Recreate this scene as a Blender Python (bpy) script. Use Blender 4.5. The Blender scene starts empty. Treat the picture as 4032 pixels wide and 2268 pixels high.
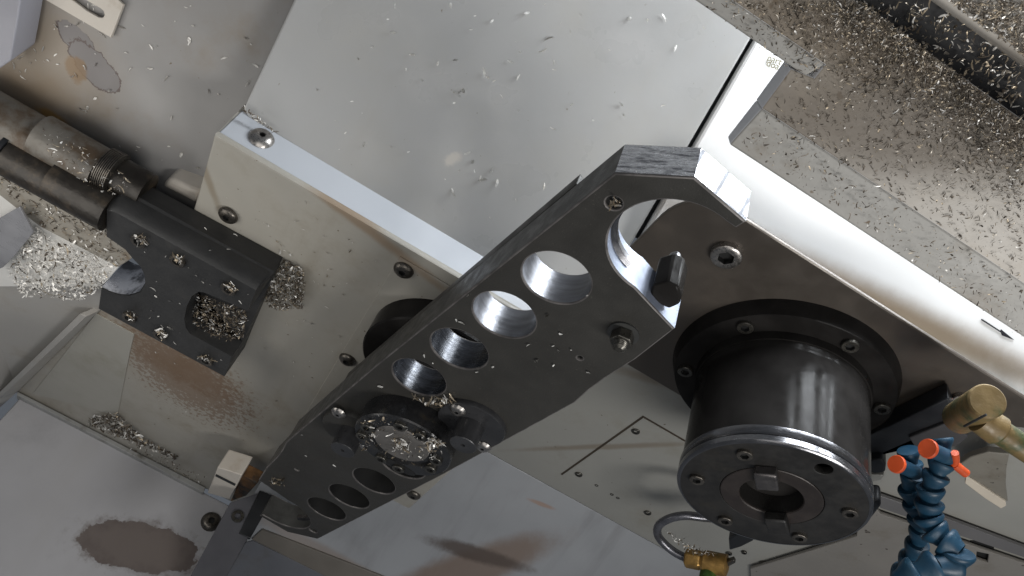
import bpy, bmesh, math, random
import numpy as np
from mathutils import Matrix, Vector, noise as mnoise
random.seed(7); rng = np.random.default_rng(7)
S = bpy.context.scene
C = S.collection
# ------------------------------------------------------------------ camera, exposure, world, lamps
# x, y run along the machine's axes, z up the spindle axis; one unit is 0.3 m; the camera sits at the origin looking up
S.unit_settings.scale_length = 0.3
FPX, W0, H0 = 3079.893, 4032.0, 2268.0
R = np.array([[0.85134734, -0.43236461, 0.29455198], [0.50321699, 0.51441806, -0.69128549], [0.14825776, 0.73674762, 0.65553464]])
cam_d = bpy.data.cameras.new('camera'); cam = bpy.data.objects.new('camera', cam_d); C.objects.link(cam)
cam_d.sensor_width = 36; cam_d.lens = FPX / W0 * 36; cam_d.clip_start = 0.02; cam_d.clip_end = 60
cam.matrix_world = Matrix(np.stack([R[0], -R[1], -R[2]], 1).tolist()).to_4x4()
S.camera = cam
S.view_settings.view_transform = 'Standard'; S.view_settings.look = 'None'
S.view_settings.exposure = -0.07; S.view_settings.gamma = 1.0
S.cycles.max_bounces = 8
w = bpy.data.worlds.new('World'); S.world = w; w.use_nodes = True
w.node_tree.nodes['Background'].inputs[0].default_value = (0.72, 0.80, 0.92, 1)
w.node_tree.nodes['Background'].inputs[1].default_value = 0.13

def area(name, loc, target, sx, sy, power, col):
    l = bpy.data.lights.new(name, 'AREA'); l.shape = 'RECTANGLE'; l.size = sx; l.size_y = sy
    l.energy = power; l.color = col
    o = bpy.data.objects.new(name, l); C.objects.link(o); o.location = loc
    o.rotation_euler = (Vector(target) - Vector(loc)).to_track_quat('-Z', 'Y').to_euler()
    return o
# the machine's work lamp: a barred row of panes beyond the chip tray
LC = Vector((0.94, 0.15, 2.04)); LT = Vector((0.76, 0.98, 1.55))
lx = (LT - LC).to_track_quat('-Z', 'Y') @ Vector((1, 0, 0))
for dx, wd in ((-0.44, 0.13), (0.0, 0.32), (0.40, 0.10), (0.60, 0.07)):
    area('work_lamp', LC + lx * dx, LT + lx * dx, wd, 0.42, 96 * wd, (0.91, 0.955, 1.0))
# daylight through the open door, below and to the right of the camera
area('door_daylight', (1.9, 0.45, -0.9), (0.4, 1.3, 1.3), 0.55, 1.3, 40, (1.0, 0.985, 0.96))
# added soft fill from just below the camera, no real source
area('camera_fill', (-0.1, -0.1, -1.1), (-0.2, 1.9, 1.3), 1.6, 1.6, 15, (1.0, 0.97, 0.93))
# added fill beyond the left edge, brightening the chip heap and wall
area('left_fill', (-1.15, 1.70, 0.40), (-1.05, 2.2, 1.2), 0.9, 0.9, 6.5, (1.0, 0.97, 0.92))

# ------------------------------------------------------------------ measuring helpers
def zm(ox, oy, s): return lambda x, y: (ox + x / s, oy + y / s)
Q = zm(0, 0, 2576 / 4032); B = zm(300, 600, 1.449); E = zm(1300, 800, 1.61); F = zm(2200, 450, 1.449); Z4 = zm(2300, 500, 3.623)
M1 = zm(2600, 1100, 2.415); M2 = zm(2600, 1600, 2.4156); M3 = zm(950, 1500, 2.229); M4 = zm(2150, 1350, 1.579)
HZ = zm(3300, 1450, 1.772); LR = zm(3150, 1700, 2.551); UT = zm(2450, 1850, 3.4347); BL = zm(0, 1450, 1.7715); WZ = zm(900, 1800, 1.4311)
CT = zm(3200, 0, 2.4147); KZ = zm(0, 350, 1.704); AZ = zm(0, 0, 1.811); IZ = zm(2600, 0, 1.449); DZ = zm(950, 1400, 1.669); SZ = zm(0, 1150, 2.4143)
JZ = zm(2850, 100, 2.416); LZ = zm(3700, 1150, 4.83)
def ray(p):
    d = np.array([p[0] - W0 / 2, p[1] - H0 / 2, FPX]); return d @ R
def at_h(p, h): d = ray(p); return Vector((d / d[2] * h).tolist())
def at_v(p, v): d = ray(p); return Vector((d / d[1] * v).tolist())
def at_u(p, u): d = ray(p); return Vector((d / d[0] * u).tolist())
class Plane:
    """plane through (any x, y0, z0), dropping by angle th as y grows; local x, y on it, z away from the camera"""
    def __init__(s, y0, z0, th):
        t = math.radians(th); c, n = math.cos(t), math.sin(t)
        s.o = Vector((0, y0, z0)); s.x = Vector((1, 0, 0)); s.y = Vector((0, c, -n)); s.z = Vector((0, n, c))
        s.M = Matrix(((1, 0, 0, 0), (0, c, n, y0), (0, -n, c, z0), (0, 0, 0, 1)))
    def p3(s, p, off=0.0):
        d = Vector(ray(p).tolist()); k = (s.o.dot(s.z) + off) / d.dot(s.z); return d * k
    def p2(s, p): q = s.p3(p) - s.o; return (q.x, q.dot(s.y))
    def m(s, off=0): return s.M @ Matrix.Translation((0, 0, off))
def HP(h): return Plane(0, h, 0)

# ------------------------------------------------------------------ materials
def new_mat(name):
    m = bpy.data.materials.new(name); m.use_nodes = True; nt = m.node_tree
    return m, nt, nt.nodes['Principled BSDF']
def N(nt, t, **kw):
    n = nt.nodes.new(t)
    for k, v in kw.items():
        if k.startswith('i_'):
            key = k[2:]; key = int(key) if key.isdigit() else key.replace('_', ' ')
            n.inputs[key].default_value = v
        else: setattr(n, k, v)
    return n
def mixc(nt, fac, a, b):
    n = nt.nodes.new('ShaderNodeMix'); n.data_type = 'RGBA'
    for sock, v in ((n.inputs[0], fac), (n.inputs[6], a), (n.inputs[7], b)):
        if hasattr(v, 'is_linked'): nt.links.new(v, sock)
        elif isinstance(v, (tuple, list)): sock.default_value = (*v[:3], 1)
        else: sock.default_value = v
    return n.outputs[2]
def math_(nt, op, a, b=None, clamp=False):
    n = nt.nodes.new('ShaderNodeMath'); n.operation = op; n.use_clamp = clamp
    for i, v in enumerate((a, b)):
        if v is None: continue
        if hasattr(v, 'is_linked'): nt.links.new(v, n.inputs[i])
        else: n.inputs[i].default_value = v
    return n.outputs[0]
def maprange(nt, v, a, b, c=0.0, d=1.0):
    n = nt.nodes.new('ShaderNodeMapRange'); n.interpolation_type = 'SMOOTHSTEP'
    nt.links.new(v, n.inputs[0])
    for i, x in enumerate((a, b, c, d)): n.inputs[i + 1].default_value = x
    return n.outputs[0]
def surf(name, base, rough=0.5, metal=0.0, var=0.12, vscale=3.0, dirt=None, dirt_lo=0.55, dirt_hi=0.8, dscale=6.0,
         speck=None, speck_scale=60.0, speck_lo=0.68, bump=0.05, bscale=120.0, spots=(), spec=0.5, stretch=None, rvar=0.1, coat=0.0, runs=None):
    """painted or machined surface: mottled colour, patchy dirt, specks, fine relief and stains of given place and outline"""
    m, nt, b = new_mat(name)
    geo = N(nt, 'ShaderNodeNewGeometry'); pos = geo.outputs['Position']
    vec = pos
    if stretch:
        mp = N(nt, 'ShaderNodeMapping'); mp.inputs['Scale'].default_value = stretch; nt.links.new(pos, mp.inputs[0]); vec = mp.outputs[0]
    def nz(scale, detail=4, v=None, rough_=0.55):
        n = N(nt, 'ShaderNodeTexNoise'); n.inputs['Scale'].default_value = scale; n.inputs['Detail'].default_value = detail
        n.inputs['Roughness'].default_value = rough_
        nt.links.new(v or vec, n.inputs['Vector']); return n.outputs[0]
    n1 = nz(vscale, 5)
    col = mixc(nt, maprange(nt, n1, 0.3, 0.7), [c * (1 - var) for c in base], [min(1, c * (1 + var)) for c in base])
    rsock = maprange(nt, nz(vscale * 4), 0.3, 0.7, max(0.02, rough - rvar), min(1, rough + rvar))
    if dirt:
        col = mixc(nt, maprange(nt, nz(dscale, 8, None, 0.65), dirt_lo, dirt_hi), col, dirt)
    if speck:
        col = mixc(nt, maprange(nt, nz(speck_scale, 2), speck_lo, speck_lo + 0.05), col, speck)
    if runs:
        mp2 = N(nt, 'ShaderNodeMapping'); mp2.inputs['Scale'].default_value = runs[0]; nt.links.new(pos, mp2.inputs[0])
        col = mixc(nt, maprange(nt, nz(1.0, 6, mp2.outputs[0], 0.6), runs[2], runs[3]), col, runs[1])
    for sp in spots:
        c, a, bb, colr = sp['c'], sp['a'], sp['b'], sp['col']
        sub = N(nt, 'ShaderNodeVectorMath', operation='SUBTRACT'); nt.links.new(pos, sub.inputs[0]); sub.inputs[1].default_value = c
        ds = []
        for ax in (a, bb):
            dt = N(nt, 'ShaderNodeVectorMath', operation='DOT_PRODUCT'); nt.links.new(sub.outputs[0], dt.inputs[0])
            dt.inputs[1].default_value = Vector(ax) / Vector(ax).length_squared
            ds.append(math_(nt, 'POWER', math_(nt, 'ABSOLUTE', dt.outputs['Value']), 2.0))
        d = math_(nt, 'SQRT', math_(nt, 'ADD', ds[0], ds[1]))
        nn = math_(nt, 'MULTIPLY', math_(nt, 'SUBTRACT', nz(sp.get('ns', 25), sp.get('nd', 6), pos, 0.7), 0.5), sp.get('na', 1.0))
        d = math_(nt, 'ADD', d, nn); so = sp.get('soft', 0.03)
        fac = math_(nt, 'MULTIPLY', maprange(nt, d, 1 + so, 1 - so), sp.get('k', 1.0))
        col = mixc(nt, fac, col, colr)
    nt.links.new(col, b.inputs['Base Color'])
    b.inputs['Metallic'].default_value = metal
    nt.links.new(rsock, b.inputs['Roughness'])
    b.inputs['Specular IOR Level'].default_value = spec
    b.inputs['Coat Weight'].default_value = coat
    if bump:
        bp = N(nt, 'ShaderNodeBump'); bp.inputs['Strength'].default_value = bump; bp.inputs['Distance'].default_value = 0.01
        nt.links.new(nz(bscale, 3), bp.inputs['Height']); nt.links.new(bp.outputs[0], b.inputs['Normal'])
    return m
def spot(pl, p, pa, pb, col, **k):
    """stain on a plane: centre and the ends of its two half axes, as seen points"""
    c = pl.p3(p); return dict(c=c, a=pl.p3(pa) - c, b=pl.p3(pb) - c, col=col, **k)

# ------------------------------------------------------------------ mesh helpers
def fin(name, me, mat, parent=None, smooth=35, bev=0.0, seg=2):
    for mm in (mat if isinstance(mat, (list, tuple)) else [mat]):
        if len(me.materials) < (len(mat) if isinstance(mat, (list, tuple)) else 1): me.materials.append(mm)
    if smooth:
        me.shade_smooth(); me.set_sharp_from_angle(angle=math.radians(smooth))
    o = bpy.data.objects.new(name, me); C.objects.link(o)
    if parent is not None:
        o.parent = parent; o.matrix_parent_inverse = parent.matrix_world.inverted()
    if bev:
        b = o.modifiers.new('bevel', 'BEVEL'); b.width = bev; b.segments = seg; b.limit_method = 'ANGLE'; b.angle_limit = math.radians(30)
    return o
def from_bm(name, bm, mat, parent=None, **k):
    bmesh.ops.recalc_face_normals(bm, faces=bm.faces)
    me = bpy.data.meshes.new(name); bm.to_mesh(me); bm.free(); return fin(name, me, mat, parent, **k)
def thing(name, label, cat, loc=(0, 0, 0), group=None):
    o = bpy.data.objects.new(name, None); C.objects.link(o); o.location = loc; o.empty_display_size = 0.05
    o.matrix_world = Matrix.Translation(loc); o['label'] = label; o['category'] = cat
    if group: o['group'] = group
    return o
def tag(o, label, cat, group=None, kind=None):
    o['label'] = label; o['category'] = cat
    if group: o['group'] = group
    if kind: o['kind'] = kind
    return o
def sheet(name, loops, thick, M, mat, parent=None, bev=0.003, res=1, smooth=35):
    """flat plate with holes: 2-D outlines in the local plane of M, thickness going away from the camera"""
    cu = bpy.data.curves.new(name, 'CURVE'); cu.dimensions = '2D'; cu.fill_mode = 'BOTH'
    bev = min(bev, thick * 0.4)
    cu.extrude = thick / 2 - bev; cu.bevel_depth = bev; cu.bevel_resolution = res; cu.offset = -bev
    for lp in loops:
        sp = cu.splines.new('POLY'); sp.points.add(len(lp) - 1)
        for q, p in zip(sp.points, lp): q.co = (p[0], p[1], 0, 1)
        sp.use_cyclic_u = True
    ob = bpy.data.objects.new('tmp', cu); C.objects.link(ob)
    me = bpy.data.meshes.new_from_object(ob); bpy.data.objects.remove(ob); bpy.data.curves.remove(cu)
    me.name = name; me.materials.clear()
    me.transform(M @ Matrix.Translation((0, 0, thick / 2)))
    return fin(name, me, mat, parent, smooth=smooth)
def loft(name, A, Bk, mat, parent=None, bev=0.004, smooth=35, seg=2):
    """solid between a front outline and a matching back outline"""
    bm = bmesh.new(); a = [bm.verts.new(p) for p in A]; b = [bm.verts.new(p) for p in Bk]; n = len(a)
    f1 = bm.faces.new(a); f2 = bm.faces.new(b[::-1])
    for i in range(n): bm.faces.new((a[i], b[i], b[(i + 1) % n], a[(i + 1) % n]))
    if n > 4: bmesh.ops.triangulate(bm, faces=[f1, f2])
    return from_bm(name, bm, mat, parent, bev=bev, smooth=smooth, seg=seg)
def prism(name, A, vec, mat, parent=None, **k):
    v = Vector(vec); return loft(name, [Vector(p) for p in A], [Vector(p) + v for p in A], mat, parent, **k)
def circle2(c, r, n=40, a0=0.0): return [(c[0] + r * math.cos(a0 + 2 * math.pi * i / n), c[1] + r * math.sin(a0 + 2 * math.pi * i / n)) for i in range(n)]
def lathe_me(name, prof, n=48, close=False):
    """profile of (radius, z) turned round the local z axis"""
    bm = bmesh.new(); rings = []
    for r, z in prof:
        if r <= 1e-6: rings.append([bm.verts.new((0, 0, z))])
        else: rings.append([bm.verts.new((r * math.cos(2 * math.pi * i / n), r * math.sin(2 * math.pi * i / n), z)) for i in range(n)])
    for a, b in zip(rings, rings[1:]):
        for i in range(n):
            j = (i + 1) % n
            if len(a) == 1: bm.faces.new((a[0], b[j], b[i]))
            elif len(b) == 1: bm.faces.new((a[i], a[j], b[0]))
            else: bm.faces.new((a[i], a[j], b[j], b[i]))
    bmesh.ops.recalc_face_normals(bm, faces=bm.faces)
    me = bpy.data.meshes.new(name); bm.to_mesh(me); bm.free(); return me
def lathe(name, prof, c, mat, parent=None, n=64, axis=None, smooth=35, bev=0.0):
    me = lathe_me(name, prof, n)
    M = Matrix.Translation(c)
    if axis is not None: M = M @ Vector(axis).to_track_quat('Z', 'Y').to_matrix().to_4x4()
    me.transform(M); return fin(name, me, mat, parent, smooth=smooth, bev=bev)
def tube(name, pts, r, mat, parent=None, n=16, caps=True, smooth=40):
    """round bar along a smoothed path"""
    P = [Vector(p) for p in pts]; path = []
    for i in range(len(P) - 1):
        p0, p1, p2, p3 = P[max(i - 1, 0)], P[i], P[i + 1], P[min(i + 2, len(P) - 1)]
        for k in range(6):
            t = k / 6; path.append(0.5 * ((2 * p1) + (p2 - p0) * t + (2 * p0 - 5 * p1 + 4 * p2 - p3) * t * t + (3 * p1 - p0 - 3 * p2 + p3) * t ** 3))
    path.append(P[-1]); bm = bmesh.new(); rings = []; up = None
    for i, p in enumerate(path):
        d = (path[min(i + 1, len(path) - 1)] - path[max(i - 1, 0)]).normalized()
        up = d.orthogonal().normalized() if up is None else (up - d * up.dot(d)).normalized()
        sd = d.cross(up); rr = r[min(int(i / 6), len(r) - 1)] if isinstance(r, list) else r
        rings.append([bm.verts.new(p + (up * math.cos(2 * math.pi * k / n) + sd * math.sin(2 * math.pi * k / n)) * rr) for k in range(n)])
    for a, b in zip(rings, rings[1:]):
        for k in range(n): bm.faces.new((a[k], a[(k + 1) % n], b[(k + 1) % n], b[k]))
    if caps: bm.faces.new(rings[0][::-1]); bm.faces.new(rings[-1])
    return from_bm(name, bm, mat, parent, smooth=smooth)
def hexpt(a, r):
    s = (a % (math.pi / 3)) - math.pi / 6; k = r * math.cos(math.pi / 6) / math.cos(s); return (k * math.cos(a), k * math.sin(a))
def screw_mesh(name, prof, hr, depth, m_body, m_hole, n=24):
    """turned head with a hexagon socket; prof ends at the socket's rim; local +z points out of the surface"""
    bm = bmesh.new(); rings = []
    for r, z in prof: rings.append([bm.verts.new((r * math.cos(2 * math.pi * i / n), r * math.sin(2 * math.pi * i / n), z)) for i in range(n)])
    zt = prof[-1][1]
    for z in (zt, zt - depth): rings.append([bm.verts.new((*hexpt(2 * math.pi * i / n, hr), z)) for i in range(n)])
    for k, (a, b) in enumerate(zip(rings, rings[1:])):
        for i in range(n):
            f = bm.faces.new((a[i], a[(i + 1) % n], b[(i + 1) % n], b[i])); f.material_index = 1 if k == len(rings) - 2 else 0
    f = bm.faces.new(rings[-1]); f.material_index = 1
    bmesh.ops.recalc_face_normals(bm, faces=bm.faces)
    me = bpy.data.meshes.new(name); bm.to_mesh(me); bm.free()
    me.materials.append(m_body); me.materials.append(m_hole); me.shade_smooth(); me.set_sharp_from_angle(angle=math.radians(40)); return me
def place(name, me, loc, normal, parent, scale=1.0, spin=None):
    o = bpy.data.objects.new(name, me); C.objects.link(o)
    q = Vector(normal).to_track_quat('Z', 'Y').to_matrix().to_4x4()
    o.parent = parent; o.matrix_parent_inverse = parent.matrix_world.inverted() if parent else Matrix()
    o.matrix_basis = Matrix.Translation(loc) @ q @ Matrix.Rotation(random.random() * 6 if spin is None else spin, 4, 'Z') @ Matrix.Scale(scale, 4)
    return o
DN = (0, 0, -1)

def lamp_guard(mat):
    t = thing('lamp_guard', 'black barred guard in front of the work lamp, seen mirrored in the fork end face', 'lamp guard', LC)
    q = (LT - LC).to_track_quat('-Z', 'Y'); x, y, z = q @ Vector((1, 0, 0)), q @ Vector((0, 1, 0)), q @ Vector((0, 0, -1))
    for i in range(-5, 6): prism('bar', [LC + z * 0.03 + x * (i * 0.105 + d) + y * e for d, e in ((-0.006, -0.2), (0.006, -0.2), (0.006, 0.2), (-0.006, 0.2))], z * 0.008, mat, t, bev=0)
    for j in (-1.5, -0.5, 0.5, 1.5): prism('bar', [LC + z * 0.04 + y * (j * 0.105 + d) + x * e for d, e in ((-0.006, -0.56), (0.006, -0.56), (0.006, 0.56), (-0.006, 0.56))], z * 0.008, mat, t, bev=0)

# ------------------------------------------------------------------ planes of the place
P_BOX = HP(1.252); P_ARM = HP(1.0)
P_SLOPE = Plane(1.476, 1.362, 35)
P_LEFT = Plane(1.476, 1.50, 26)
P_HEAD = HP(1.444); P_COL = HP(1.465)
P_SHEET = Plane(2.505, 1.465, 37.3)
_d = ray(Q(1835, 372)); TZ = 0.85; P_TRAY = Plane(float(_d[1] / _d[2] * TZ), TZ, 20.5)

# ------------------------------------------------------------------ materials used
RUST = (0.19, 0.10, 0.045); GRIME = (0.16, 0.13, 0.09)
m_steel = surf('black_oxide_steel', (0.044, 0.042, 0.038), 0.46, 0.1, var=0.12, vscale=5, speck=(0.075, 0.07, 0.06), speck_scale=210, speck_lo=0.67, bump=0.12, bscale=260, spec=0.3)
m_steel_side = surf('black_oxide_edge', (0.075, 0.075, 0.072), 0.45, 0.4, var=0.25, vscale=10, bump=0.1, bscale=200)
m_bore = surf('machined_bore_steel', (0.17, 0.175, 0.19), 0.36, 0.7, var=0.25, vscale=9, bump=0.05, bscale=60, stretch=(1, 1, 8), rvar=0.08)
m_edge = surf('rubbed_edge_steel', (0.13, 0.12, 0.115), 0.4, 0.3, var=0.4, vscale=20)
m_bore_d = surf('shaded_bore_steel', (0.035, 0.038, 0.045), 0.28, 0.5, var=0.3, vscale=9, stretch=(1, 1, 8), rvar=0.08)  # darker copy of the bore steel, shade near the hub put into its colour
m_worn = surf('worn_bright_steel', (0.80, 0.80, 0.82), 0.30, 0.75, var=0.2, vscale=16, stretch=(1.6, 1.6, 9), dirt=(0.22, 0.22, 0.24), dirt_lo=0.50, dirt_hi=0.66, dscale=14, bump=0.05, rvar=0.1)
m_fork = surf('ground_fork_steel', (0.23, 0.26, 0.33), 0.45, 0.3, var=0.12, vscale=8, bump=0.03, bscale=60, rvar=0.08)
m_endf = surf('ground_end_face', (0.50, 0.52, 0.57), 0.025, 0.0, var=0.1, vscale=14, bump=0, spec=0.20, rvar=0.015, dirt=(0.35, 0.36, 0.40), dirt_lo=0.6, dirt_hi=0.75, dscale=30)
m_black = surf('gloss_black_steel', (0.0185, 0.0172, 0.0163), 0.19, 0.0, var=0.3, vscale=8, bump=0.02, bscale=50, spec=0.032, rvar=0.07)
m_ring = surf('polished_ring_steel', (0.15, 0.15, 0.158), 0.22, 0.85, var=0.2, vscale=8, bump=0.02, rvar=0.06, stretch=(1, 1, 6))
m_nose = surf('dull_nose_steel', (0.0165, 0.0155, 0.0145), 0.5, 0.1, var=0.25, vscale=9, dirt=(0.027, 0.024, 0.019), dirt_lo=0.5, dirt_hi=0.75, dscale=10, bump=0.06)
m_shaft = surf('brown_shaft_steel', (0.036, 0.029, 0.026), 0.45, 0.3, var=0.2, vscale=7, bump=0.04)
m_key = surf('worn_key_steel', (0.13, 0.12, 0.117), 0.35, 0.8, var=0.2, vscale=12)
m_screw = surf('oily_screw_steel', (0.12, 0.108, 0.094), 0.35, 0.8, var=0.3, vscale=40, bump=0.05)
m_screw_d = surf('dark_screw_steel', (0.085, 0.08, 0.07), 0.35, 0.7, var=0.3, vscale=40)
m_zinc = surf('zinc_screw', (0.36, 0.34, 0.32), 0.32, 0.9, var=0.2, vscale=30)
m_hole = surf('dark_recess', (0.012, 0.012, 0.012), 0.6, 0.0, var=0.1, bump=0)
m_chip = surf('bright_swarf', (0.80, 0.78, 0.74), 0.32, 0.2, var=0.2, vscale=30, bump=0)
m_chip_b = surf('bronze_swarf', (0.36, 0.30, 0.22), 0.38, 0.6, var=0.4, vscale=20, bump=0)
m_chip_d = surf('dark_swarf', (0.11, 0.09, 0.07), 0.5, 0.5, var=0.5, vscale=25, bump=0)
m_chip_w = surf('white_swarf', (0.78, 0.77, 0.74), 0.45, 0.0, var=0.1, vscale=25, bump=0)
m_blue = surf('blue_plastic', (0.009, 0.043, 0.080), 0.48, 0.0, var=0.15, vscale=9, bump=0.03, bscale=90, spec=0.45, dirt=(0.035, 0.075, 0.10), dirt_lo=0.5, dirt_hi=0.75, dscale=9)
m_orange = surf('orange_plastic', (0.55, 0.075, 0.018), 0.45, 0.0, var=0.08, vscale=20, bump=0.03)
m_yellow = surf('yellow_chromate', (0.17, 0.115, 0.045), 0.5, 0.05, var=0.2, vscale=14, dirt=(0.05, 0.065, 0.025), dirt_lo=0.46, dirt_hi=0.68, dscale=18, bump=0.08)
m_brass = surf('oily_brass', (0.34, 0.20, 0.06), 0.42, 0.6, var=0.3, vscale=22, dirt=(0.05, 0.10, 0.03), dirt_lo=0.58, dirt_hi=0.72, dscale=20, bump=0.08)
m_rubber = surf('black_block', (0.012, 0.013, 0.015), 0.5, 0.0, var=0.2, bump=0.03)
m_manif = surf('dark_grey_block', (0.07, 0.068, 0.07), 0.5, 0.2, var=0.15, bump=0.05)
m_ink = surf('grey_print', (0.03, 0.03, 0.035), 0.6, 0, bump=0, spec=0.05)
m_ink_f = surf('faded_print', (0.20, 0.18, 0.10), 0.6, 0, bump=0, spec=0.05)
m_gap = surf('gap_seal', (0.015, 0.018, 0.02), 0.6, 0, bump=0)

lamp_guard(m_hole)
# ================================================================== sheet-metal surroundings
# --- big sloped cover panel
m_slope = surf('pale_grey_paint', (0.425, 0.425, 0.418), 0.38, 0.0, var=0.07, vscale=1.6, runs=((7, 1.3, 1.3), (0.40, 0.385, 0.36), 0.5, 0.85), rvar=0.14, dirt=(0.44, 0.43, 0.40), dirt_lo=0.45, dirt_hi=0.85, dscale=3, bump=0.015, bscale=90,
    speck=(0.25, 0.22, 0.18), speck_scale=75, speck_lo=0.745,
    spots=[spot(P_SLOPE, Q(1140, 400), Q(1158, 404), Q(1144, 414), (0.62, 0.58, 0.52), na=1.5, ns=60, soft=0.5, k=0.8),
           spot(P_SLOPE, Q(2480 / 1.565, 120), Q(1650, 140), Q(1570, 160), (0.55, 0.54, 0.53), soft=0.6, k=0.3)])
slope = thing('sloped_cover_panel', 'large pale grey sloped sheet-metal cover panel behind the two-ended arm', 'panel', P_SLOPE.p3(Q(1150, 350)))
q = [P_SLOPE.p2(Q(*p)) for p in ((742, 0), (615, 272), (690, 335), (1235, 642), (1600, 845), (1500, 765), (1588, 614), (1880, 112))]
v_top = -2.4
u740 = q[0][0] + (q[0][0] - q[1][0]) * 0.9; u_r = q[7][0] + (q[7][0] - q[6][0]) * ((v_top - q[7][1]) / (q[7][1] - q[6][1]))
yb = P_SLOPE.p2(Q(690, 335))[1]
outline = [(u740, q[0][1] - 0.9 * (q[1][1] - q[0][1])), q[1], (q[1][0] + 0.02, yb), (0.45, yb + 0.01), (q[6][0] + 0.02, yb), q[6], q[7], (u_r, v_top)]
outline[0] = (q[0][0] + (q[0][0] - q[1][0]) * ((v_top - q[0][1]) / (q[0][1] - q[1][1])), v_top)
outline[5] = (q[7][0] + (q[6][0] - q[7][0]) * ((yb - q[7][1]) / (q[6][1] - q[7][1])), yb); del outline[4]
sheet('panel_sheet', [outline], 0.03, P_SLOPE.m(), m_slope, slope, bev=0.006)
# --- white panel right of the gap
m_white = surf('white_paint', (0.88, 0.88, 0.87), 0.40, 0.0, var=0.03, vscale=2, bump=0.015, bscale=80,
    spots=[spot(P_SLOPE, Q(2230, 777), Q(2700, 1078), Q(2208, 812), (0.30, 0.215, 0.13), na=0.6, ns=10, soft=0.75, k=0.9)])
white = thing('white_cover_panel', 'bright white lamp-lit cover panel with faded print and a grey arrow', 'panel', P_SLOPE.p3(Q(1950, 420)))
g0 = P_SLOPE.p2(Q(1893, 112)); g1 = P_SLOPE.p2(Q(1604, 612)); t0 = (v_top - g0[1]) / (g1[1] - g0[1]); t1 = (-0.24 - g0[1]) / (g1[1] - g0[1])
gl = lambda t, d=0: (g0[0] + (g1[0] - g0[0]) * t + d, g0[1] + (g1[1] - g0[1]) * t)
sheet('panel_sheet', [[gl(t0), gl(t1), (2.9, -0.24), (2.9, v_top)]], 0.03, P_SLOPE.m(-0.004), m_white, white, bev=0.008)
sheet('gap_seal', [[gl(t0, -0.05), gl(t1, -0.05), gl(t1, 0.02), gl(t0, 0.02)]], 0.01, P_SLOPE.m(0.034), m_gap, white)
def flat_text(body, p, ex, size, mat, parent, name='lettering', off=-0.007):
    cu = bpy.data.curves.new(name, 'FONT'); cu.body = body; cu.size = size; cu.fill_mode = 'FRONT'
    ob = bpy.data.objects.new('tmp', cu); C.objects.link(ob); me = bpy.data.meshes.new_from_object(ob)
    bpy.data.objects.remove(ob); bpy.data.curves.remove(cu); me.materials.clear()
    o3 = P_SLOPE.p3(p); x = (P_SLOPE.p3(ex) - o3).normalized(); z = -P_SLOPE.z; y = z.cross(x)
    Mx = Matrix((x, y, z)).transposed().to_4x4(); Mx.translation = o3 + P_SLOPE.z * off
    me.transform(Mx); return fin(name, me, mat, parent, smooth=0)
flat_text('part', JZ(398, 328), JZ(548, 382), 0.0222, m_ink_f, white)
flat_text('doa', JZ(390, 378), JZ(515, 423), 0.0222, m_ink_f, white)
arw = [P_SLOPE.p2(LZ(*p)) for p in ((758, 488), (790, 495), (1122, 712), (1135, 685), (1382, 885), (1150, 797), (1130, 745), (765, 512))]
sheet('arrow_print', [arw], 0.002, P_SLOPE.m(-0.0066), m_ink, white, bev=0)
# --- left sloped wall
m_wall = surf('grey_beige_paint', (0.315, 0.305, 0.295), 0.45, 0.0, var=0.06, vscale=2, dirt=(0.24, 0.19, 0.13), dirt_lo=0.52, dirt_hi=0.9, dscale=3.2, bump=0.02, bscale=80,
    speck=(0.15, 0.11, 0.07), speck_scale=60, speck_lo=0.74,
    spots=[spot(P_LEFT, Q(120, 140), Q(260, 240), Q(60, 240), (0.27, 0.20, 0.12), na=0.9, ns=5, soft=0.7, k=0.55),
           spot(P_LEFT, Q(40, 230), Q(140, 330), Q(20, 290), (0.25, 0.17, 0.09), na=1.0, ns=8, soft=0.7, k=0.6),
           spot(P_LEFT, AZ(390, 840), AZ(500, 890), AZ(380, 870), (0.36, 0.20, 0.05), na=1.6, ns=18, soft=0.5, k=0.8),
           spot(P_LEFT, AZ(560, 290), AZ(720, 410), AZ(520, 350), (0.12, 0.095, 0.085), na=1.1, ns=14, soft=0.02, k=1.0),
           spot(P_LEFT, AZ(560, 286), AZ(708, 398), AZ(520, 342), (0.215, 0.20, 0.195), na=1.1, ns=14, soft=0.02, k=1.0),
           spot(P_LEFT, AZ(700, 490), AZ(860, 490), AZ(650, 600), (0.12, 0.09, 0.08), na=1.3, ns=14, soft=0.02, k=1.0),
           spot(P_LEFT, AZ(698, 488), AZ(846, 488), AZ(652, 588), (0.215, 0.20, 0.195), na=1.3, ns=14, soft=0.02, k=1.0),
           spot(P_LEFT, AZ(560, 500), AZ(630, 540), AZ(520, 560), (0.25, 0.16, 0.08), na=1.5, ns=20, soft=0.2, k=0.8)])
leftw = thing('left_wall_panel', 'grey beige wall panel with peeled paint patch above the pipes', 'panel', P_LEFT.p3(Q(400, 250)))
le0 = P_LEFT.p2(Q(660, 262)); le1 = P_LEFT.p2(Q(770, 10)); lk = (-1.6 - le0[1]) / (le1[1] - le0[1])
sheet('panel_sheet', [[(-2.6, -1.6), (le0[0] + (le1[0] - le0[0]) * lk, -1.6), le0, (le0[0], 0.62), (-2.6, 0.62)]], 0.03, P_LEFT.m(), m_wall, leftw)
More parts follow.
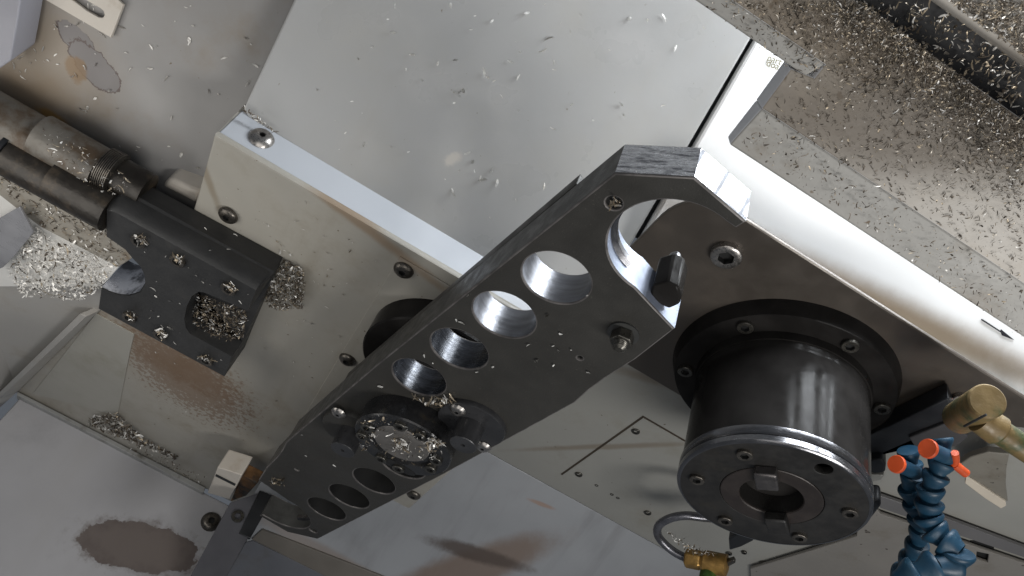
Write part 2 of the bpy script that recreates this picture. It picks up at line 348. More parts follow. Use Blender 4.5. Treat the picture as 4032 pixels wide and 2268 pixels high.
# slotted bracket on it
m_cream = surf('cream_paint', (0.62, 0.57, 0.50), 0.45, 0, var=0.06, vscale=5, dirt=(0.35, 0.26, 0.16), dirt_lo=0.58, dirt_hi=0.85, dscale=7)
PB = Plane(1.476, 1.485, 26)
br = [PB.p2(AZ(*p)) for p in ((340, 0), (808, 270), (897, 35), (860, 0), (800, -45), (200, -80))]
sl = [(PB.p2(AZ(*p))) for p in ((560, -35), (735, 128), (762, 122), (765, 95), (745, 70), (620, 0), (560, -40))]
sl = [PB.p2(AZ(*p)) for p in ((520, -10), (640, 80), (725, 126), (752, 126), (764, 108), (755, 80), (735, 62), (640, 8), (560, -40))]
tag(sheet('slotted_bracket', [br, sl], 0.012, PB.m(-0.005), m_cream, None, bev=0.002), 'cream slotted bracket plate at the top left edge of the picture', 'bracket')
# pale corner box at the top left
tag(prism('corner_box', [P_LEFT.p3(AZ(*p), -0.10) for p in ((-60, -20), (160, -20), (128, 200), (85, 440), (-60, 540))], (0, 0, 0.09),
    surf('lilac_grey_paint', (0.30, 0.30, 0.335), 0.4, var=0.05, dirt=(0.2, 0.14, 0.09), dirt_lo=0.6, dirt_hi=0.8), None), 'pale lilac grey box corner cut by the top left edge of the picture', 'box')

# --- tool changer box: underside, lit strip, seam plate, screws, shaft boss
m_beige = surf('beige_paint', (0.385, 0.365, 0.32), 0.42, 0.0, var=0.08, runs=((8, 1.6, 3), (0.28, 0.25, 0.20), 0.5, 0.85), vscale=2, dirt=(0.27, 0.235, 0.18), dirt_lo=0.45, dirt_hi=0.85, dscale=4, bump=0.015, bscale=90,
    speck=(0.12, 0.085, 0.05), speck_scale=55, speck_lo=0.72,
    spots=[spot(P_BOX, Q(440, 905), Q(600, 985), Q(425, 940), (0.17, 0.095, 0.045), na=3.4, ns=34, soft=0.3, k=0.55),
           spot(P_BOX, Q(420, 915), Q(600, 1000), Q(395, 985), (0.27, 0.215, 0.155), na=1.8, ns=12, soft=0.8, k=0.35),
           spot(P_BOX, Q(470, 950), Q(610, 1020), Q(440, 1000), (0.16, 0.085, 0.04), na=4.2, ns=60, soft=0.12, k=0.6),
           spot(P_BOX, Q(840, 510), Q(1160, 690), Q(832, 519), (0.27, 0.19, 0.12), na=0.9, ns=12, soft=0.6, k=0.75),
           spot(P_BOX, Q(518, 430), Q(495, 500), Q(528, 432), (0.22, 0.17, 0.11), na=1.0, ns=12, soft=0.6, k=0.6)])
m_strip = surf('blue_grey_paint', (0.47, 0.49, 0.52), 0.38, 0.0, var=0.03, vscale=3, bump=0.01, dirt=(0.42, 0.36, 0.28), dirt_lo=0.62, dirt_hi=0.85, dscale=7)
box = thing('tool_changer_box', 'beige sheet-metal box under the arm with dome screws and a lit blue-grey edge strip', 'machine housing', (0, 1.476, 1.252))
uL = at_h(Q(540, 347), 1.252).x
p2 = lambda *a: P_BOX.p2(Q(*a))
und = [(uL, 1.476), (0.53, 1.476), (0.53, 2.78), (0.46, 2.84), (0.40, 3.58), (-1.07, 3.58), p2(45, 985), p2(255, 780), p2(300, 700), (-0.52, 1.95), p2(499, 495)]
sheet('underside', [und], 0.02, P_BOX.m(), m_beige, box, bev=0.006)
zt = 1.372
prism('edge_strip', [(uL + 0.002, 1.479, 1.260), (0.53, 1.479, 1.260), (0.53, 1.479, zt + 0.02), at_v(Q(612, 277), 1.479)], (0, 0.02, 0), m_strip, box, bev=0.003)
prism('end_panel', [(uL, 1.482, 1.255), (uL, 1.482, 1.46), (uL, 2.2, 1.46), (uL, 2.2, 1.255)], (0.02, 0, 0), m_beige, box, bev=0)
sp = [P_BOX.p2(p) for p in (E(447, 332), E(790, 527), E(1000, 640))]
lw = P_BOX.p2(E(160, 800))
seam = [sp[0], (0.508, sp[0][1] + 0.004), (0.512, 2.72), (sp[0][0], 2.72)]
sheet('boss_plate', [seam], 0.005, P_BOX.m(-0.0045), m_beige, box, bev=0.0015)
gp = [P_BOX.p2(SZ(*p)) for p in ((930, 200), (1290, 395), (1250, 560), (1130, 1170), (330, 960))]
sheet('side_plate', [gp], 0.004, P_BOX.m(-0.0035), surf('pale_beige_paint', (0.37, 0.357, 0.315), 0.42, var=0.05, dirt=(0.26, 0.24, 0.18), dirt_lo=0.5, dirt_hi=0.85, dscale=5), box, bev=0.001)
HUBX, HUBY = 0.2533, 1.7785
lathe('shaft_boss', [(0.2135, 0.07), (0.2140, 0.0), (0.206, -0.0015), (0.2135, -0.004), (0.2135, -0.072), (0.209, -0.0765), (0.150, -0.0765), (0.146, -0.06), (0.10, -0.06), (0.10, -0.02), (0.0, -0.02)], (HUBX, HUBY, 1.252), m_black, box, n=96)
BTN = screw_mesh('button_screw', [(1.0, 0.0), (1.0, 0.10), (0.93, 0.26), (0.75, 0.42), (0.52, 0.50)], 0.36, 0.3, m_screw, m_hole)
BTNZ = screw_mesh('button_screw_zinc', [(1.0, 0.0), (1.05, 0.06), (0.95, 0.20), (0.75, 0.42), (0.5, 0.50)], 0.27, 0.3, m_zinc, m_hole)
CAP = screw_mesh('cap_screw', [(1.0, -0.1), (1.0, 0.42), (0.93, 0.5), (0.66, 0.5)], 0.58, 0.45, m_screw, m_hole)
CAPD = screw_mesh('cap_screw_dark', [(1.0, -0.1), (1.0, 0.42), (0.93, 0.5), (0.66, 0.5)], 0.58, 0.45, m_screw_d, m_hole)
CAPZ = screw_mesh('cap_screw_zinc', [(1.0, -0.1), (1.0, 0.42), (0.9, 0.5), (0.66, 0.5)], 0.56, 0.45, m_zinc, m_hole)
place('dome_screw', BTNZ, at_v(Q(660, 349), 1.479), (0, -1, 0), box, 0.030)
for pt in (Q(577, 541), Q(1017, 678), Q(876, 903), M3(1515, 992)):
    place('dome_screw', BTN, at_h(pt, 1.247), DN, box, 0.027)
# --- bottom left vertical panel with its ledge
VB = 3.58
PV = lambda p, v=VB: at_v(p, v)
_stc = PV(Q(355, 1376))
m_panel = surf('cool_grey_paint', (0.49, 0.485, 0.50), 0.42, 0.0, var=0.07, runs=((5, 3, 1.2), (0.45, 0.44, 0.44), 0.45, 0.9), speck=(0.16, 0.14, 0.13), speck_scale=40, speck_lo=0.745, vscale=1.2, bump=0.015, bscale=60, dirt=(0.24, 0.23, 0.24), dirt_lo=0.5, dirt_hi=0.9, dscale=2,
    spots=[dict(c=_stc, a=PV(Q(478, 1440)) - _stc, b=PV(Q(330, 1436)) - _stc, col=(0.15, 0.122, 0.112), na=0.8, ns=15, soft=0.012, nd=10), dict(c=_stc, a=(PV(Q(478, 1440)) - _stc) * 0.9, b=(PV(Q(330, 1436)) - _stc) * 0.9, col=(0.185, 0.155, 0.14), na=2.2, ns=22, soft=0.4, nd=10)])
upr = PV(Q(600, 1258)).x
low = thing('lower_left_panel', 'cool grey vertical panel at bottom left with a large brown peeled patch', 'panel', (-0.6, VB, 0.9))
prism('panel_sheet', [(-1.045, VB, 1.236), (upr, VB, 1.236), (upr, VB, 0.2), (-1.045, VB, 0.2)], (0, 0.03, 0), m_panel, low, bev=0.006)
prism('top_ledge', [PV(BL(130, 160), 3.55), PV(BL(1440, 830), 3.55), PV(BL(1425, 868), 3.55), PV(BL(125, 185), 3.55)], (0, 0.05, 0), surf('ledge_paint', (0.33, 0.33, 0.32), 0.45, dirt=(0.15, 0.14, 0.12), dirt_lo=0.5, dirt_hi=0.7, dscale=14), low, bev=0.003)
place('dome_screw', BTN, PV(BL(1475, 1070)), (0, -1, 0), low, 0.042)
# left side wall
m_side = surf('side_wall_paint', (0.40, 0.385, 0.36), 0.45, 0, var=0.06, vscale=2, dirt=(0.28, 0.24, 0.19), dirt_lo=0.5, dirt_hi=0.85, dscale=4)
a0 = at_h(Q(255, 780), 1.252); a1 = at_h(Q(48, 985), 1.252); ex = (a1 - a0) * 0.08
side = thing('left_side_wall', 'grey beige side wall at the left edge below the bright chip heap', 'wall', (a0 + a1) / 2)
ext = a1 - a0
prism('wall_sheet', [at_h(Q(262, 774), 1.2505), a1, at_h(Q(-90, 1110), 1.10), at_h(Q(-90, 610), 1.153), at_h(Q(285, 735), 1.2)], (0, 0, 0.012), m_side, side, bev=0.002)
prism('corner_fold', [a0 + Vector((0.0, 0, -0.002)), a1 + Vector((0.0, 0, -0.002)), a1 + Vector((-0.035, 0, -0.06)), a0 + Vector((-0.02, 0, -0.045))], (-0.02, 0, 0.0), m_side, side, bev=0.002)
# post beside the panel, sensor block
m_post = surf('dark_post_paint', (0.085, 0.085, 0.095), 0.5, 0.1, var=0.12, dirt=(0.15, 0.085, 0.03), dirt_lo=0.66, dirt_hi=0.8, dscale=8)
post = thing('guard_post', 'dark grey flat post standing between the lower left panel and the arm end', 'post', at_v(Q(600, 1330), 3.3))
prism('post_bar', [at_v(p, 2.95) for p in (BL(1610, 935), BL(1800, 870), BL(1905, 880), BL(1740, 1160), BL(1500, 1600), BL(1250, 1600))], (0, 0.06, 0.0), m_post, post, bev=0.006)
prism('dark_gap_strip', [at_v(p, 2.945) for p in (BL(1815, 850), BL(1915, 890), BL(1750, 1185), BL(1672, 1150))], (0, 0.02, 0.0), m_rubber, post, bev=0.002)  # dark strip standing in for the shaded gap between post and arm
place('sunk_screw', CAPD, at_v(BL(1660, 1035), 2.952), (0, -1, 0), post, 0.022)
sens = thing('sensor_block', 'small cream block with a groove beside the rusty post top', 'block', at_h(BL(1560, 800), 1.1))
Hs = 1.10
prism('block_body', [at_h(p, Hs) for p in (BL(1450, 870), BL(1500, 745), BL(1520, 690), BL(1690, 745), BL(1605, 915))], (0, 0, 0.08), m_cream, sens, bev=0.004)
prism('groove', [at_h(p, Hs - 0.004) for p in (BL(1510, 742), BL(1645, 810), BL(1640, 820), BL(1505, 752))], (0, 0, 0.003), m_gap, sens, bev=0)
prism('rusty_clip', [at_h(p, Hs + 0.03) for p in (BL(1690, 745), BL(1800, 800), BL(1720, 890), BL(1610, 930))], (0, 0, 0.05), surf('rusted_steel', (0.14, 0.07, 0.025), 0.7, 0.1, var=0.5, vscale=20, bump=0.3, dirt=(0.03, 0.025, 0.02), dirt_lo=0.45, dirt_hi=0.6, dscale=14), sens, bev=0.004)

# --- head: base plate, column underside, sloped back sheet
m_plate = surf('brown_oily_plate', (0.088, 0.075, 0.063), 0.40, 0.35, var=0.14, vscale=3, dirt=(0.125, 0.10, 0.078), dirt_lo=0.5, dirt_hi=0.85, dscale=3, bump=0.03, bscale=120)
head = thing('spindle_base_plate', 'dark brown oily base plate with rounded corner carrying the black spindle', 'plate', (1.056, 1.37, 1.45))
cr = 0.11; u0 = 0.491
corner = [(u0 + cr - cr * math.cos(t), 1.009 + cr * 1.1 - cr * 1.1 * math.sin(t)) for t in np.linspace(0, math.pi / 2, 9)]
sheet('plate_body', [[(u0, 1.655)] + corner + [(2.2, 1.009), P_HEAD.p2(HZ(1600, 450)), P_HEAD.p2(HZ(905, 372)), P_HEAD.p2(HZ(215, 600)), (P_HEAD.p2(HZ(215, 600))[0], 1.655)]], 0.012, P_HEAD.m(), m_plate, head, bev=0.006)
place('cap_screw', CAPZ, at_h(F(958, 790), 1.444), DN, head, 0.037)
place('cap_screw', CAPZ, at_h(HZ(860, 215), 1.444), DN, head, 0.03)
m_col = surf('column_paint', (0.30, 0.295, 0.27), 0.42, 0, var=0.05, vscale=2, dirt=(0.22, 0.205, 0.165), dirt_lo=0.5, dirt_hi=0.9, dscale=4, bump=0.015,
    speck=(0.10, 0.085, 0.06), speck_scale=50, speck_lo=0.73,
    spots=[spot(P_COL, M4(690, 230), M4(860, 350), M4(680, 260), (0.17, 0.13, 0.085), na=0.9, ns=14, soft=0.6, k=0.6),
           spot(P_COL, M4(360, 640), M4(600, 450), M4(350, 625), (0.17, 0.13, 0.085), na=0.9, ns=14, soft=0.6, k=0.6)])
usx = P_SHEET.p2(UT(1720, 1270))[0]
col = thing('column_underside', 'grey beige underside panel beyond the spindle with a screwed cover plate', 'panel', (1.0, 2.0, 1.465))
sheet('panel_sheet', [[(0.42, 1.5), (1.2, 1.5), (1.2, 1.07), (2.6, 1.07), (2.6, 3.4), (usx, 3.4), (usx, 2.505), (0.42, 2.505)]], 0.03, P_COL.m(), m_col, col)
c0 = P_COL.p2(M4(603, 460)); c1 = P_COL.p2(M4(118, 828))
sheet('cover_plate', [[c0, (c0[0], c1[1]), (1.62, c1[1]), (1.62, c0[1])]], 0.004, P_COL.m(-0.0035), m_col, col, bev=0.001)
sheet('joint_line', [[(c0[0] - 0.006, c0[1] - 0.007), (c0[0] - 0.006, c1[1]), (c0[0] + 0.002, c1[1]), (c0[0] + 0.002, c0[1] + 0.002), (1.62, c0[1] + 0.002), (1.62, c0[1] - 0.007)]], 0.002, P_COL.m(-0.0012), surf('joint_grime', (0.045, 0.032, 0.02), 0.7, bump=0), col, bev=0)
for pt in (M4(557, 542), M4(203, 810), M4(630, 1048)):
    place('recessed_screw', CAPD, at_h(pt, 1.4635), DN, col, 0.014)
for pt in (M4(313, 880), M4(408, 936), M4(445, 958)):
    place('plug', CAPD, at_h(pt, 1.4635), DN, col, 0.007)
m_back = surf('blue_grey_sheet_paint', (0.29, 0.30, 0.315), 0.42, 0, var=0.07, runs=((9, 1.5, 1.5), (0.19, 0.19, 0.195), 0.5, 0.85), vscale=1.4, bump=0.015, bscale=60, dirt=(0.21, 0.21, 0.215), dirt_lo=0.45, dirt_hi=0.9, dscale=2,
    spots=[spot(P_SHEET, WZ(1330, 640), WZ(1720, 760), WZ(1290, 540), (0.175, 0.125, 0.095), na=0.8, ns=6, soft=0.35, k=0.85),
           spot(P_SHEET, WZ(1400, 545), WZ(1640, 660), WZ(1385, 585), (0.075, 0.055, 0.045), na=0.9, ns=14, soft=0.35, k=0.9),
           spot(P_SHEET, WZ(1760, 262), WZ(1820, 292), WZ(1755, 272), (0.30, 0.18, 0.12), na=1.2, ns=20, soft=0.5, k=0.7),
           spot(P_SHEET, WZ(640, 590), WZ(1200, 790), WZ(620, 620), (0.21, 0.15, 0.11), na=0.9, ns=8, soft=0.5, k=0.5)])
tag(sheet('sloped_back_sheet', [[(0.0, 0.0), (usx, 0.0), (usx, 1.35), (0.0, 1.35)]], 0.03, P_SHEET.m(0.0), m_back, None), 'blue grey sloped back sheet with brown rust stains at the bottom centre', 'panel')
# low rails under the arm end
HR = 1.005
rail = thing('lower_rail', 'rust stained beige rail running under the lower end of the arm', 'rail', at_h(Q(820, 1390), HR))
prism('rail_bar', [P_SHEET.p3(p, -0.008) for p in (WZ(128, 462), WZ(190, 405), WZ(1150, 780), WZ(760, 780))], P_SHEET.z * 0.012,
    surf('rail_paint', (0.135, 0.122, 0.105), 0.5, 0, var=0.1, dirt=(0.16, 0.08, 0.035), dirt_lo=0.58, dirt_hi=0.75, dscale=9), rail, bev=0.004)
tag(prism('dark_apron', [P_SHEET.p3(p, -0.005) for p in (WZ(-200, 900), WZ(90, 480), WZ(140, 470), WZ(800, 790), WZ(700, 1000))], P_SHEET.z * 0.004,
    surf('apron_paint', (0.12, 0.125, 0.14), 0.5, 0, var=0.1, dirt=(0.08, 0.075, 0.07), dirt_lo=0.5, dirt_hi=0.8, dscale=6), None, bev=0.004), 'dark blue grey apron plate at the bottom edge below the rail', 'plate')

# --- chip tray panel at the upper right
m_tray = surf('grimy_tray_paint', (0.47, 0.44, 0.395), 0.5, 0.0, var=0.08, vscale=3, dirt=(0.41, 0.36, 0.29), dirt_lo=0.42, dirt_hi=0.75, dscale=7, bump=0.03, bscale=90,
    speck=(0.15, 0.11, 0.07), speck_scale=38, speck_lo=0.68,
    spots=[spot(P_TRAY, Q(2310, 290), Q(2700, 560), Q(2260, 440), (0.10, 0.075, 0.05), na=1.1, ns=7, soft=0.55, k=0.8),
           spot(P_TRAY, Q(2080, 70), Q(2300, 220), Q(2040, 150), (0.12, 0.085, 0.05), na=1.1, ns=7, soft=0.55, k=0.75)])
m_lip = surf('tray_lip_paint', (0.36, 0.35, 0.325), 0.5, 0, var=0.08, dirt=(0.20, 0.16, 0.115), dirt_lo=0.5, dirt_hi=0.8, dscale=9, speck=(0.14, 0.10, 0.06), speck_scale=40, speck_lo=0.68)
m_cut = surf('lit_tray_edge', (0.86, 0.86, 0.88), 0.45, 0, var=0.04)  # near white: bounced light on the cut edges is put into the colour
tray = thing('chip_tray_panel', 'grimy beige tray panel strewn with swarf at the upper right', 'panel', P_TRAY.p3(Q(2200, 400)))
TR = lambda *p: P_TRAY.p2(Q(*p))
xin, yin = TR(1900, 352)
A1, A2, A3 = TR(1990, 172), TR(1838, 372), TR(2576, 872)
ylow = A2[1]; ytop = A1[1] - 0.006
u_lip = 0.075
c_in = TR(2030, 150); l_in = TR(1885, 355)
slotL = [TR(2163, 0), TR(2549, 291)]; slotR = [TR(2359, 0), TR(2576, 159)]
yS0 = (slotL[0][1] + slotL[1][1]) / 2; yS1 = (slotR[0][1] + slotR[1][1]) / 2
lipd = TR(1900, 360)[1]
yl2 = TR(2200, 560)[1]; yt2 = TR(1900, 40)[1]
LOWL = TR(2200, 620)[1]
ul = TR(1660, -50)[0]; ur = TR(2700, 700)[0] + 0.15
main = [(ul, yt2), (A1[0] + 0.03, yt2), (A1[0] + 0.03, ytop + 0.0), A1, (A2[0] + (A1[0] - A2[0]) * 0.1, ylow - 0.06), (ur, ylow - 0.06), (ur, yS0), (ul, yS0)]
TT = 0.045
ts = sheet('tray_sheet', [main], TT, P_TRAY.m(), m_tray, tray, bev=0.002)
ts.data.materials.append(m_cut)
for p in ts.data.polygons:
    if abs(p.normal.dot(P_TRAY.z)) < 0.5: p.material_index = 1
def strip3(name, pts, vec, mat, parent, **k): return prism(name, pts, vec, mat, parent, **k)
L = lambda x, y, off=0.0: P_TRAY.o + P_TRAY.x * x + P_TRAY.y * y + P_TRAY.z * off
# bent lips: lower edge and upper-left edge fold back from the tray face
lp1 = loft('lower_lip', [L(A2[0] + (A1[0] - A2[0]) * 0.1, ylow - 0.06, 0.001), L(ur, ylow - 0.06, 0.001), L(ur, ylow, 0.016), L(A2[0], ylow, 0.016)],
     [L(A2[0] + (A1[0] - A2[0]) * 0.1, ylow - 0.06, TT), L(ur, ylow - 0.06, TT), L(ur, ylow - 0.001, TT), L(A2[0], ylow - 0.001, TT)], m_lip, tray, bev=0.003)
lp2 = loft('upper_lip', [L(ul, yt2, 0.0), L(A1[0] + 0.03, yt2, 0.0), L(A1[0] + 0.02, ytop + 0.004, 0.001), L(ul, ytop + 0.004, 0.016)],
     [L(ul, yt2, TT), L(A1[0] + 0.03, yt2, TT), L(A1[0] + 0.02, ytop + 0.003, TT), L(ul, ytop + 0.003, TT)], m_lip, tray, bev=0.003)
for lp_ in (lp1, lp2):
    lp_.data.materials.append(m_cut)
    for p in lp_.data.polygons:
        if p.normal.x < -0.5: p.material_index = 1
# slot behind and the next panel
sheet('slot_floor', [[(ul, yS0 + 0.05), (ur, yS0 + 0.05), (ur, yS1 - 0.06), (ul, yS1 - 0.06)]], 0.02, P_TRAY.m(0.05), surf('slot_black', (0.012, 0.012, 0.013), 0.35, 0, bump=0.02), tray)
tag(sheet('outer_tray_panel', [[(ul, yS1), (ur, yS1), (ur, yS1 - 0.16), (ul, yS1 - 0.16)]], 0.08, P_TRAY.m(-0.012), m_tray, None, bev=0.012, res=2), 'swarf covered brown panel beyond the black slot in the top right corner', 'panel')

# ================================================================== tool change arm
arm = thing('tool_change_arm', 'two-ended black steel tool changer arm with open C-shaped grippers and lightening holes', 'tool changer arm', (HUBX, HUBY, 1.0))
hub = Vector((HUBX, HUBY))
A2d = lambda p: Vector(P_ARM.p2(p))
FC = Vector((0.40325, 0.83587)); FR = 0.1151
arc = []
t_a = math.atan2(0.726 - FC.y, 0.438 - FC.x); t_b = math.atan2(0.954 - FC.y, 0.400 - FC.x)
# go from the upper prong tip round the back of the bore to the lower prong
n_arc = 30
d_t = (t_b - t_a) % (2 * math.pi) - 2 * math.pi
for i in range(n_arc + 1):
    t = t_a + d_t * i / n_arc; arc.append(Vector((FC.x + FR * math.cos(t), FC.y + FR * math.sin(t))))
half = [Vector((0.234, 0.759)), Vector((0.335, 0.685)), Vector((0.449, 0.7025)), Vector((0.4455, 0.7235))] + arc[1:] + \
       [Vector((0.449, 0.968)), Vector((0.516, 0.990)), Vector((0.5135, 1.12)), Vector((0.503, 1.22)), Vector((0.5005, 1.28)), Vector((0.502, 1.345)), Vector((0.475, 1.53))]
rot = lambda v: hub * 2 - v
# left long edge, going from the lower end up to the fork
outline = half + [rot(v) for v in half]
outline = []
outline += half
outline += [Vector((0.412, 1.955))]
outline += [rot(v) for v in half]
outline += [rot(Vector((0.412, 1.955)))]
HOLES = [((0.2793, 1.0366), 0.0667), ((0.2500, 1.2074), 0.0670), ((0.2240, 1.3860), 0.0662), ((0.1936, 1.5645), 0.0668)]
holes = []
for c, r in HOLES:
    holes.append((Vector(c), r)); holes.append((rot(Vector(c)), r))
AT = 0.083
PIN = Vector((0.431, 1.203))
loops = [outline] + [circle2(c, r, 56) for c, r in holes] + [circle2(PIN, 0.006, 10), circle2(rot(PIN), 0.006, 10), circle2((0.266, 0.812), 0.014, 16), circle2(rot(Vector((0.266, 0.812))), 0.014, 16)]
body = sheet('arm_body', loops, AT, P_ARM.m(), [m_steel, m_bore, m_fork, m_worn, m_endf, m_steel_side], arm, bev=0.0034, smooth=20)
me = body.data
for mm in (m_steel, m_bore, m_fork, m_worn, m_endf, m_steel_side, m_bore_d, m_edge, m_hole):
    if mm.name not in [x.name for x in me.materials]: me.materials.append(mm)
for p in me.polygons:
    c = p.center; n = p.normal
    if abs(n.z) > 0.93: p.material_index = 0; continue
    p.material_index = 7 if abs(n.z) > 0.2 else 5
    if p.material_index == 7: continue
    c2 = Vector((c.x, c.y))
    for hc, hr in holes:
        if abs((c2 - hc).length - hr) < 0.006: p.material_index = 1 if hc.y < 1.3 else (6 if hc.y < 1.7 else 8)  # bores go darker towards the lower end, their shade painted in by material
    for mir in (False, True):
        k = rot(c2) if mir else c2
        if (k - FC).length < FR + 0.004 or ((k - Vector((0.46, 0.972))).length < 0.09 and k.x > 0.395 and 0.94 < k.y < 0.9915 and abs(n.x) < 0.6 and (n.y < 0 if not mir else n.y > 0)): p.material_index = 2 if not mir else 5
        if not mir and n.y < -0.3 and k.y < 0.765 and (k - FC).length > FR + 0.006:
            p.material_index = 3 if k.x < 0.3345 else 4
# thicker core on the far side
edge_a, edge_b = Vector((0.212, 0.885)), Vector((0.054, 1.885))
for mir in (False, True):
    pts = [edge_a, edge_b, edge_b + Vector((0.028, 0.02)), edge_a + Vector((0.030, 0.015))]
    sheet('arm_rail', [[rot(v) if mir else v for v in pts]], 0.030, HP(1.0 + AT - 0.001).m(), m_steel, arm, bev=0.002)
lathe('arm_shaft', [(0.14, 0.0), (0.14, 0.02), (0.10, 0.024), (0.10, 0.125), (0, 0.125)], (HUBX, HUBY, 1.0 + AT), m_black, arm, n=64)
# locating rib round each bore, between the two faces
def rib(mir):
    bm = bmesh.new(); prev = None
    for i in range(9, n_arc - 1):
        t = t_a + d_t * i / n_arc; ring = []
        for r, z in ((FR + 0.003, 1.030), (FR - 0.010, 1.036), (FR - 0.010, 1.048), (FR + 0.003, 1.054)):
            v = Vector((FC.x + r * math.cos(t), FC.y + r * math.sin(t)))
            if mir: v = rot(v)
            ring.append(bm.verts.new((v.x, v.y, z)))
        if prev:
            for k in range(3): bm.faces.new((prev[k], prev[k + 1], ring[k + 1], ring[k]))
        else: bm.faces.new(ring)
        prev = ring
    bm.faces.new(prev[::-1])
    return from_bm('locating_rib', bm, m_ring, arm, smooth=30)
rib(False); rib(True)
# hexagonal locating key on the lower prong of each gripper
hexk = [Vector(v) for v in ((0.430, 0.944), (0.444, 0.917), (0.466, 0.914), (0.486, 0.932), (0.494, 0.949), (0.487, 0.974), (0.462, 0.977), (0.440, 0.966))]
for mir in (False, True):
    hk = [rot(v) if mir else v for v in hexk]
    ctr = sum(hk, Vector((0, 0))) / len(hk)
    loft('gripper_key', [(v.x, v.y, 1.022) for v in hk], [(v.x, v.y, 1.10) for v in hk], m_black, arm, bev=0.004)
    pk = [ctr + (v - ctr) * 0.45 for v in hk]
    loft('key_pin', [(v.x, v.y, 1.07) for v in pk], [(v.x, v.y, 1.130) for v in pk], m_ring, arm, bev=0.006, seg=3)
# lock nut with stud and washer, screws filled with swarf
for mir in (False, True):
    v = rot(Vector((0.453, 1.070))) if mir else Vector((0.453, 1.070))
    if mir: continue
    lathe('washer', [(0.0, 0.004), (0.031, 0.004), (0.0315, -0.004), (0.0, -0.0045)], (v.x, v.y, 1.0), m_steel_side, arm, n=32)
    loft('lock_nut', [(v.x + hexpt(a, 0.026)[0], v.y + hexpt(a, 0.026)[1], 0.972) for a in np.arange(6) * math.pi / 3 + math.pi / 6 + 0.3],
         [(v.x + hexpt(a, 0.026)[0], v.y + hexpt(a, 0.026)[1], 0.996) for a in np.arange(6) * math.pi / 3 + math.pi / 6 + 0.3], m_screw_d, arm, bev=0.002)
    prof = [(0.0, 0.0)]
    for k in range(4): prof += [(0.0135, -0.004 * k), (0.011, -0.004 * k - 0.002)]
    prof += [(0.007, -0.017), (0.0, -0.017)]
    lathe('stud', prof, (v.x, v.y, 0.972), m_screw_d, arm, n=20)
# hub: collar with cut-outs, disc, screws
HC = Vector((0.2575, 1.7815))
m_hubst = surf('oily_hub_steel', (0.022, 0.022, 0.023), 0.28, 0.1, var=0.3, vscale=14, spec=0.5, dirt=(0.05, 0.042, 0.03), dirt_lo=0.55, dirt_hi=0.75, dscale=22)
lathe('hub_collar', [(0.128, 0.0), (0.1295, -0.006), (0.1295, -0.059), (0.1265, -0.063), (0.086, -0.063), (0.084, -0.057), (0.0, -0.057)], (HC.x, HC.y, 1.0), m_hubst, arm, n=80)
sheet('collar_notch', [[(HC.x + 0.03 + 0.045 * math.cos(t) * 1.1, HC.y + 0.104 + 0.018 * math.sin(t)) for t in np.linspace(0, 2 * math.pi, 20, endpoint=False)]], 0.003, HP(0.9355).m(), m_hole, arm, bev=0)
lathe('hub_disc', [(0.076, -0.040), (0.0735, -0.064), (0.0715, -0.066), (0.0, -0.066)], (HC.x - 0.006, HC.y - 0.012, 1.0), surf('brushed_disc_steel', (0.16, 0.15, 0.14), 0.55, 0.4, var=0.15, vscale=18, bump=0.04), arm, n=56)
for pt in ((1110, 395), (1068, 470), (1400, 385), (1575, 470), (1232, 670), (1385, 755), (1715, 685), (1665, 760)):
    place('cap_screw', CAPD, at_h(M3(*pt), 0.937), DN, arm, 0.0165)
m_post_st = surf('dark_turned_steel', (0.040, 0.040, 0.042), 0.36, 0.2, var=0.2, vscale=16)
# two flanged guide posts either side of the hub
for c in (Vector((0.365, 1.616)), Vector((0.1416, 1.941))):
    lathe('post_flange', [(0.0865, 0.002), (0.087, -0.010), (0.0845, -0.0145), (0.0, -0.0145)], (c.x, c.y, 1.0), m_steel if c.x < 0.2 else m_post_st, arm, n=56)
    lathe('guide_post', [(0.0345, 0.0), (0.034, -0.056), (0.0325, -0.0575), (0.006, -0.0575), (0.005, -0.045), (0.0, -0.045)], (c.x, c.y, 0.986), m_post_st, arm, n=40)
for pt in ((860, 275), (1100, 565), (1902, 250), (2125, 570)):
    place('button_screw', BTNZ, at_h(M3(*pt), 0.9855), DN, arm, 0.020)

# ================================================================== spindle
AXX, AXY = 1.0561, 1.3698
spn = thing('spindle', 'glossy black cylindrical spindle nose with bolted flange and bright rings', 'spindle', (AXX, AXY, 1.444))
lathe('flange', [(0.293, 0.01), (0.2925, -0.002), (0.281, -0.043), (0.275, -0.046), (0.225, -0.0465), (0.2235, -0.070), (0.0, -0.071)], (AXX, AXY, 1.444), m_black, spn, n=128)
lathe('housing', [(0.2195, 1.40), (0.2192, 1.360), (0.2175, 1.356), (0.2188, 1.345), (0.2188, 1.114), (0.217, 1.112), (0.0, 1.112)], (AXX, AXY, 0), m_black, spn, n=128)
lathe('upper_ring', [(0.206, 1.1125), (0.2215, 1.1125), (0.2235, 1.110), (0.2235, 1.0895), (0.222, 1.0870), (0.206, 1.087)], (AXX, AXY, 0), m_ring, spn, n=128)
lathe('lower_ring', [(0.206, 1.0855), (0.2215, 1.0855), (0.2232, 1.0835), (0.2232, 1.0700), (0.2185, 1.0655), (0.2165, 1.0650), (0.2140, 1.0652)], (AXX, AXY, 0), m_ring, spn, n=128)
hl = [circle2((AXX, AXY), 0.2160, 96), circle2((AXX, AXY), 0.1195, 64)]
aH = math.radians(-92.5); hole_c = (AXX + 0.182 * math.cos(aH), AXY + 0.182 * math.sin(aH))
sheet('nose_face', hl + [circle2(hole_c, 0.0195, 28)], 0.02, HP(1.0658).m(), m_nose, spn, bev=0.002)
